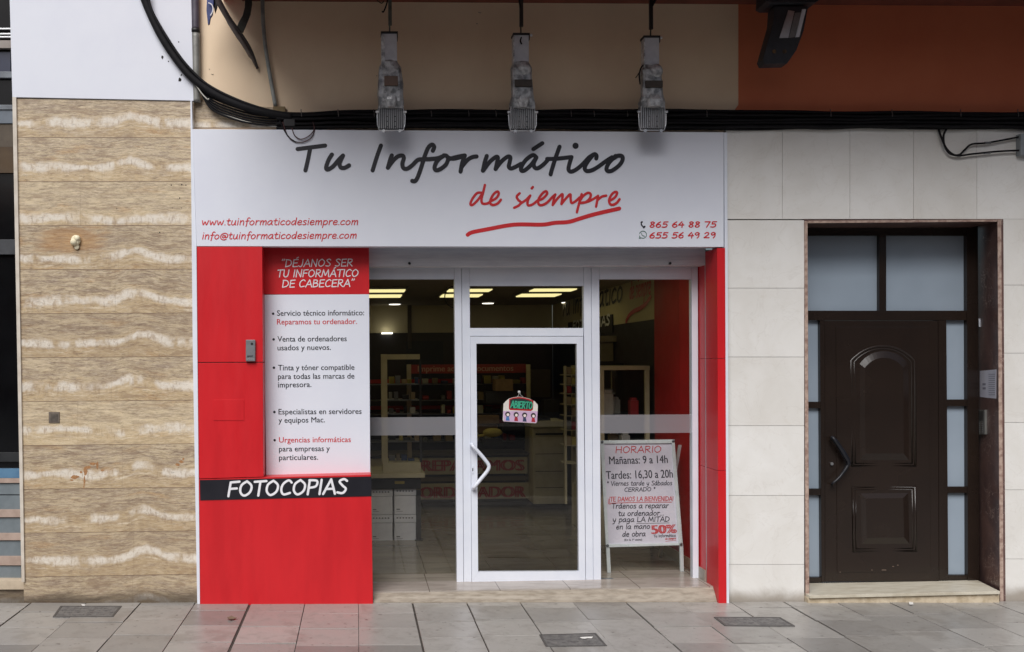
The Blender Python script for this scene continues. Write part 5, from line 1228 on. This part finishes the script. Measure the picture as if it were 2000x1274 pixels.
for (x0, y0, x1, y1) in ((1186.5,1068,1189,1131), (1330,1064,1331.5,1128)):
    a = W(x0, y0, AP); b = W(x1, y1, .69); b.z = IZ+.002
    mb = MB(); mb.prism([a+Vector((-.014,-.008,0)), a+Vector((.018,-.008,0)), a+Vector((.018,.016,0)), a+Vector((-.014,.016,0))], b-a); mb.build('leg', LEG, AB)
    c = W(x0, 870, AP); e = Vector((b.x+.005, 1.3, IZ+.002))
    mb = MB(); mb.prism([c+Vector((-.012,.02,0)), c+Vector((.014,.02,0)), c+Vector((.014,.04,0)), c+Vector((-.012,.04,0))], e-c); mb.build('leg', LEG, AB)
def hl(nm, tx, x0, x1, y, h, m, w, sl=.12, dy=-1.2):
    handw(nm, tx, (x0,y), (x1,y+dy), h, AP, w, m, AB, sl)
PINK = mat('faded red print', C(204,62,66), None, 8, .5); INKB = mat('dark print', C(38,34,48), None, 8, .5)
hl('heading', 'HORARIO', 1201, 1292, 885, 12.5, PINK, 1.6)
printed('hours_line', 'Mañanas: 9 a 14h', (1190,907), (1304,904.5), 16, AP, INKB, AB, bold=.012); printed('hours_line', 'Tardes: 16,30 a 20h', (1184,936), (1314,933), 16.5, AP, INKB, AB, bold=.012)
hl('note_line', '* Viernes tarde y Sábados', 1185, 1313, 949, 8.5, INKB, 1.2); hl('note_line', 'CERRADO *', 1219, 1280, 960.5, 7.5, INKB, 1.2)
hl('welcome_line', '\u00a1TE DAMOS LA BIENVENIDA!', 1189, 1315, 979.5, 8.5, PINK, 1.3)
mb = MB(); mb.ribbon([W(1190,983,AP), W(1250,981.5,AP), W(1312,981,AP)], .0055, pn, .0015); mb.ribbon([W(1188.5,975,AP), W(1188.5,984,AP), W(1193,985,AP)], .004, pn, .0015); mb.build('welcome_rule', PINK, AB)
hl('offer_line', 'Tráenos a reparar', 1194, 1306, 993.5, 9.5, INKB, 1.5); hl('offer_line', 'tu ordenador...', 1207, 1297, 1008, 9.5, INKB, 1.5); hl('offer_line', 'y paga LA MITAD', 1196, 1308, 1020, 9.5, INKB, 1.5)
mb = MB(); mb.ribbon([W(1243,1023,AP), W(1275,1022.3,AP), W(1307,1021.5,AP)], .0035, pn, .0015); mb.build('offer_rule', INKB, AB)
hl('offer_line', 'en la mano', 1203, 1270, 1034, 9.5, INKB, 1.5); hl('offer_line', 'de obra', 1215, 1261, 1048.5, 9.5, INKB, 1.5)
printed('small_print', '(En la 1\u00aa visita)', (1219,1056.5), (1254,1056), 4, AP, INKB, AB, bold=.02)
printed('discount', '50%', (1272,1043), (1319,1041), 17.5, AP, PINK, AB, bold=.05)
hl('small_logo', 'Tu Informático', 1276, 1320, 1049.8, 5, INKB, .9); hl('small_logo', 'de siempre', 1299, 1320, 1054.5, 3.6, PINK, .7)
mb = MB(); mb.ribbon([W(1300,1058,AP), W(1310,1056.3,AP), W(1320,1055.5,AP)], .0035, pn, .0015); mb.build('small_logo', PINK, AB)

# ================================================================== ON THE PAVEMENT
IRON = mat('worn cast iron cover', C(118,116,114), C(90,88,88), 18, .6, .1, bump=.6, bscale=70)
def cover(label, pts, seed):
    t = thing('manhole_cover', label, 'manhole cover', G(*pts[0]), 'rectangular covers in the pavement')
    P = [G(x, y, .004) for x, y in pts]
    mb = MB(); mb.prism(P, (0,0,-.02)); mb.build('plate', IRON, t, bevel=.001)
    c = sum(P, Vector())/4; mb = MB()
    for k in range(4):
        a, b = P[k], P[(k+1) % 4]; a2, b2 = a.lerp(c, .07), b.lerp(c, .07); mb.prism([a, b, b2, a2], (0,0,.0025))
    mb.build('rim', mat('dark iron rim', C(84,82,80), None, 10, .6, .1), t)
    mb = MB()
    for i in range(1, 9):
        for j in range(1, 5):
            p = P[0].lerp(P[1], i/9).lerp(P[3].lerp(P[2], i/9), j/5); mb.box(p.x-.018, p.x+.018, p.y-.012, p.y+.012, p.z+.0002, p.z+.0024)
    mb.build('tread', IRON, t)
    return t
cover('rectangular iron cover in front of the travertine pillar', [(118,1184),(238,1184),(221,1205),(103,1205)], 1)
cover('rectangular dark cover in the pavement in front of the glass door', [(1053,1240),(1164,1237),(1186,1262),(1066,1263)], 2)
cover('rectangular iron cover in front of the limestone wall', [(1394,1205.5),(1524,1206),(1553,1223),(1416,1222.5)], 3)
def litter(name, label, cat, pts, m, z=.008):
    mb = MB(); P = [G(x, y, z+random.uniform(0,.006)) for x, y in pts]; mb.prism(P, (0,0,.002)); tag(mb.build(name, m), label, cat)
PP = mat('white litter paper', C(226,224,220), C(212,210,206), 9, .8)
litter('paper_scrap', 'white paper scrap lying on the dark cover before the glass door', 'litter', [(1133,1245),(1158,1244),(1156,1247),(1148,1246.5),(1143,1248),(1136,1247)], PP)
litter('paper_scrap', 'tiny white paper scrap at the foot of the travertine pillar', 'litter', [(159,1181),(167,1181.5),(165,1183.5),(161,1183)], PP)
litter('paper_scrap', 'tiny white paper scrap at the foot of the doorstep', 'litter', [(1775,1176),(1783,1177),(1784,1181),(1776,1181)], PP)
litter('dry_leaf', 'small dry leaf on the pavement in front of the red panel', 'leaf', [(443,1207),(452,1203),(456,1205),(463,1207),(455,1210),(449,1210)], mat('dry leaf', C(120,104,86), C(70,60,50), 12, .8))
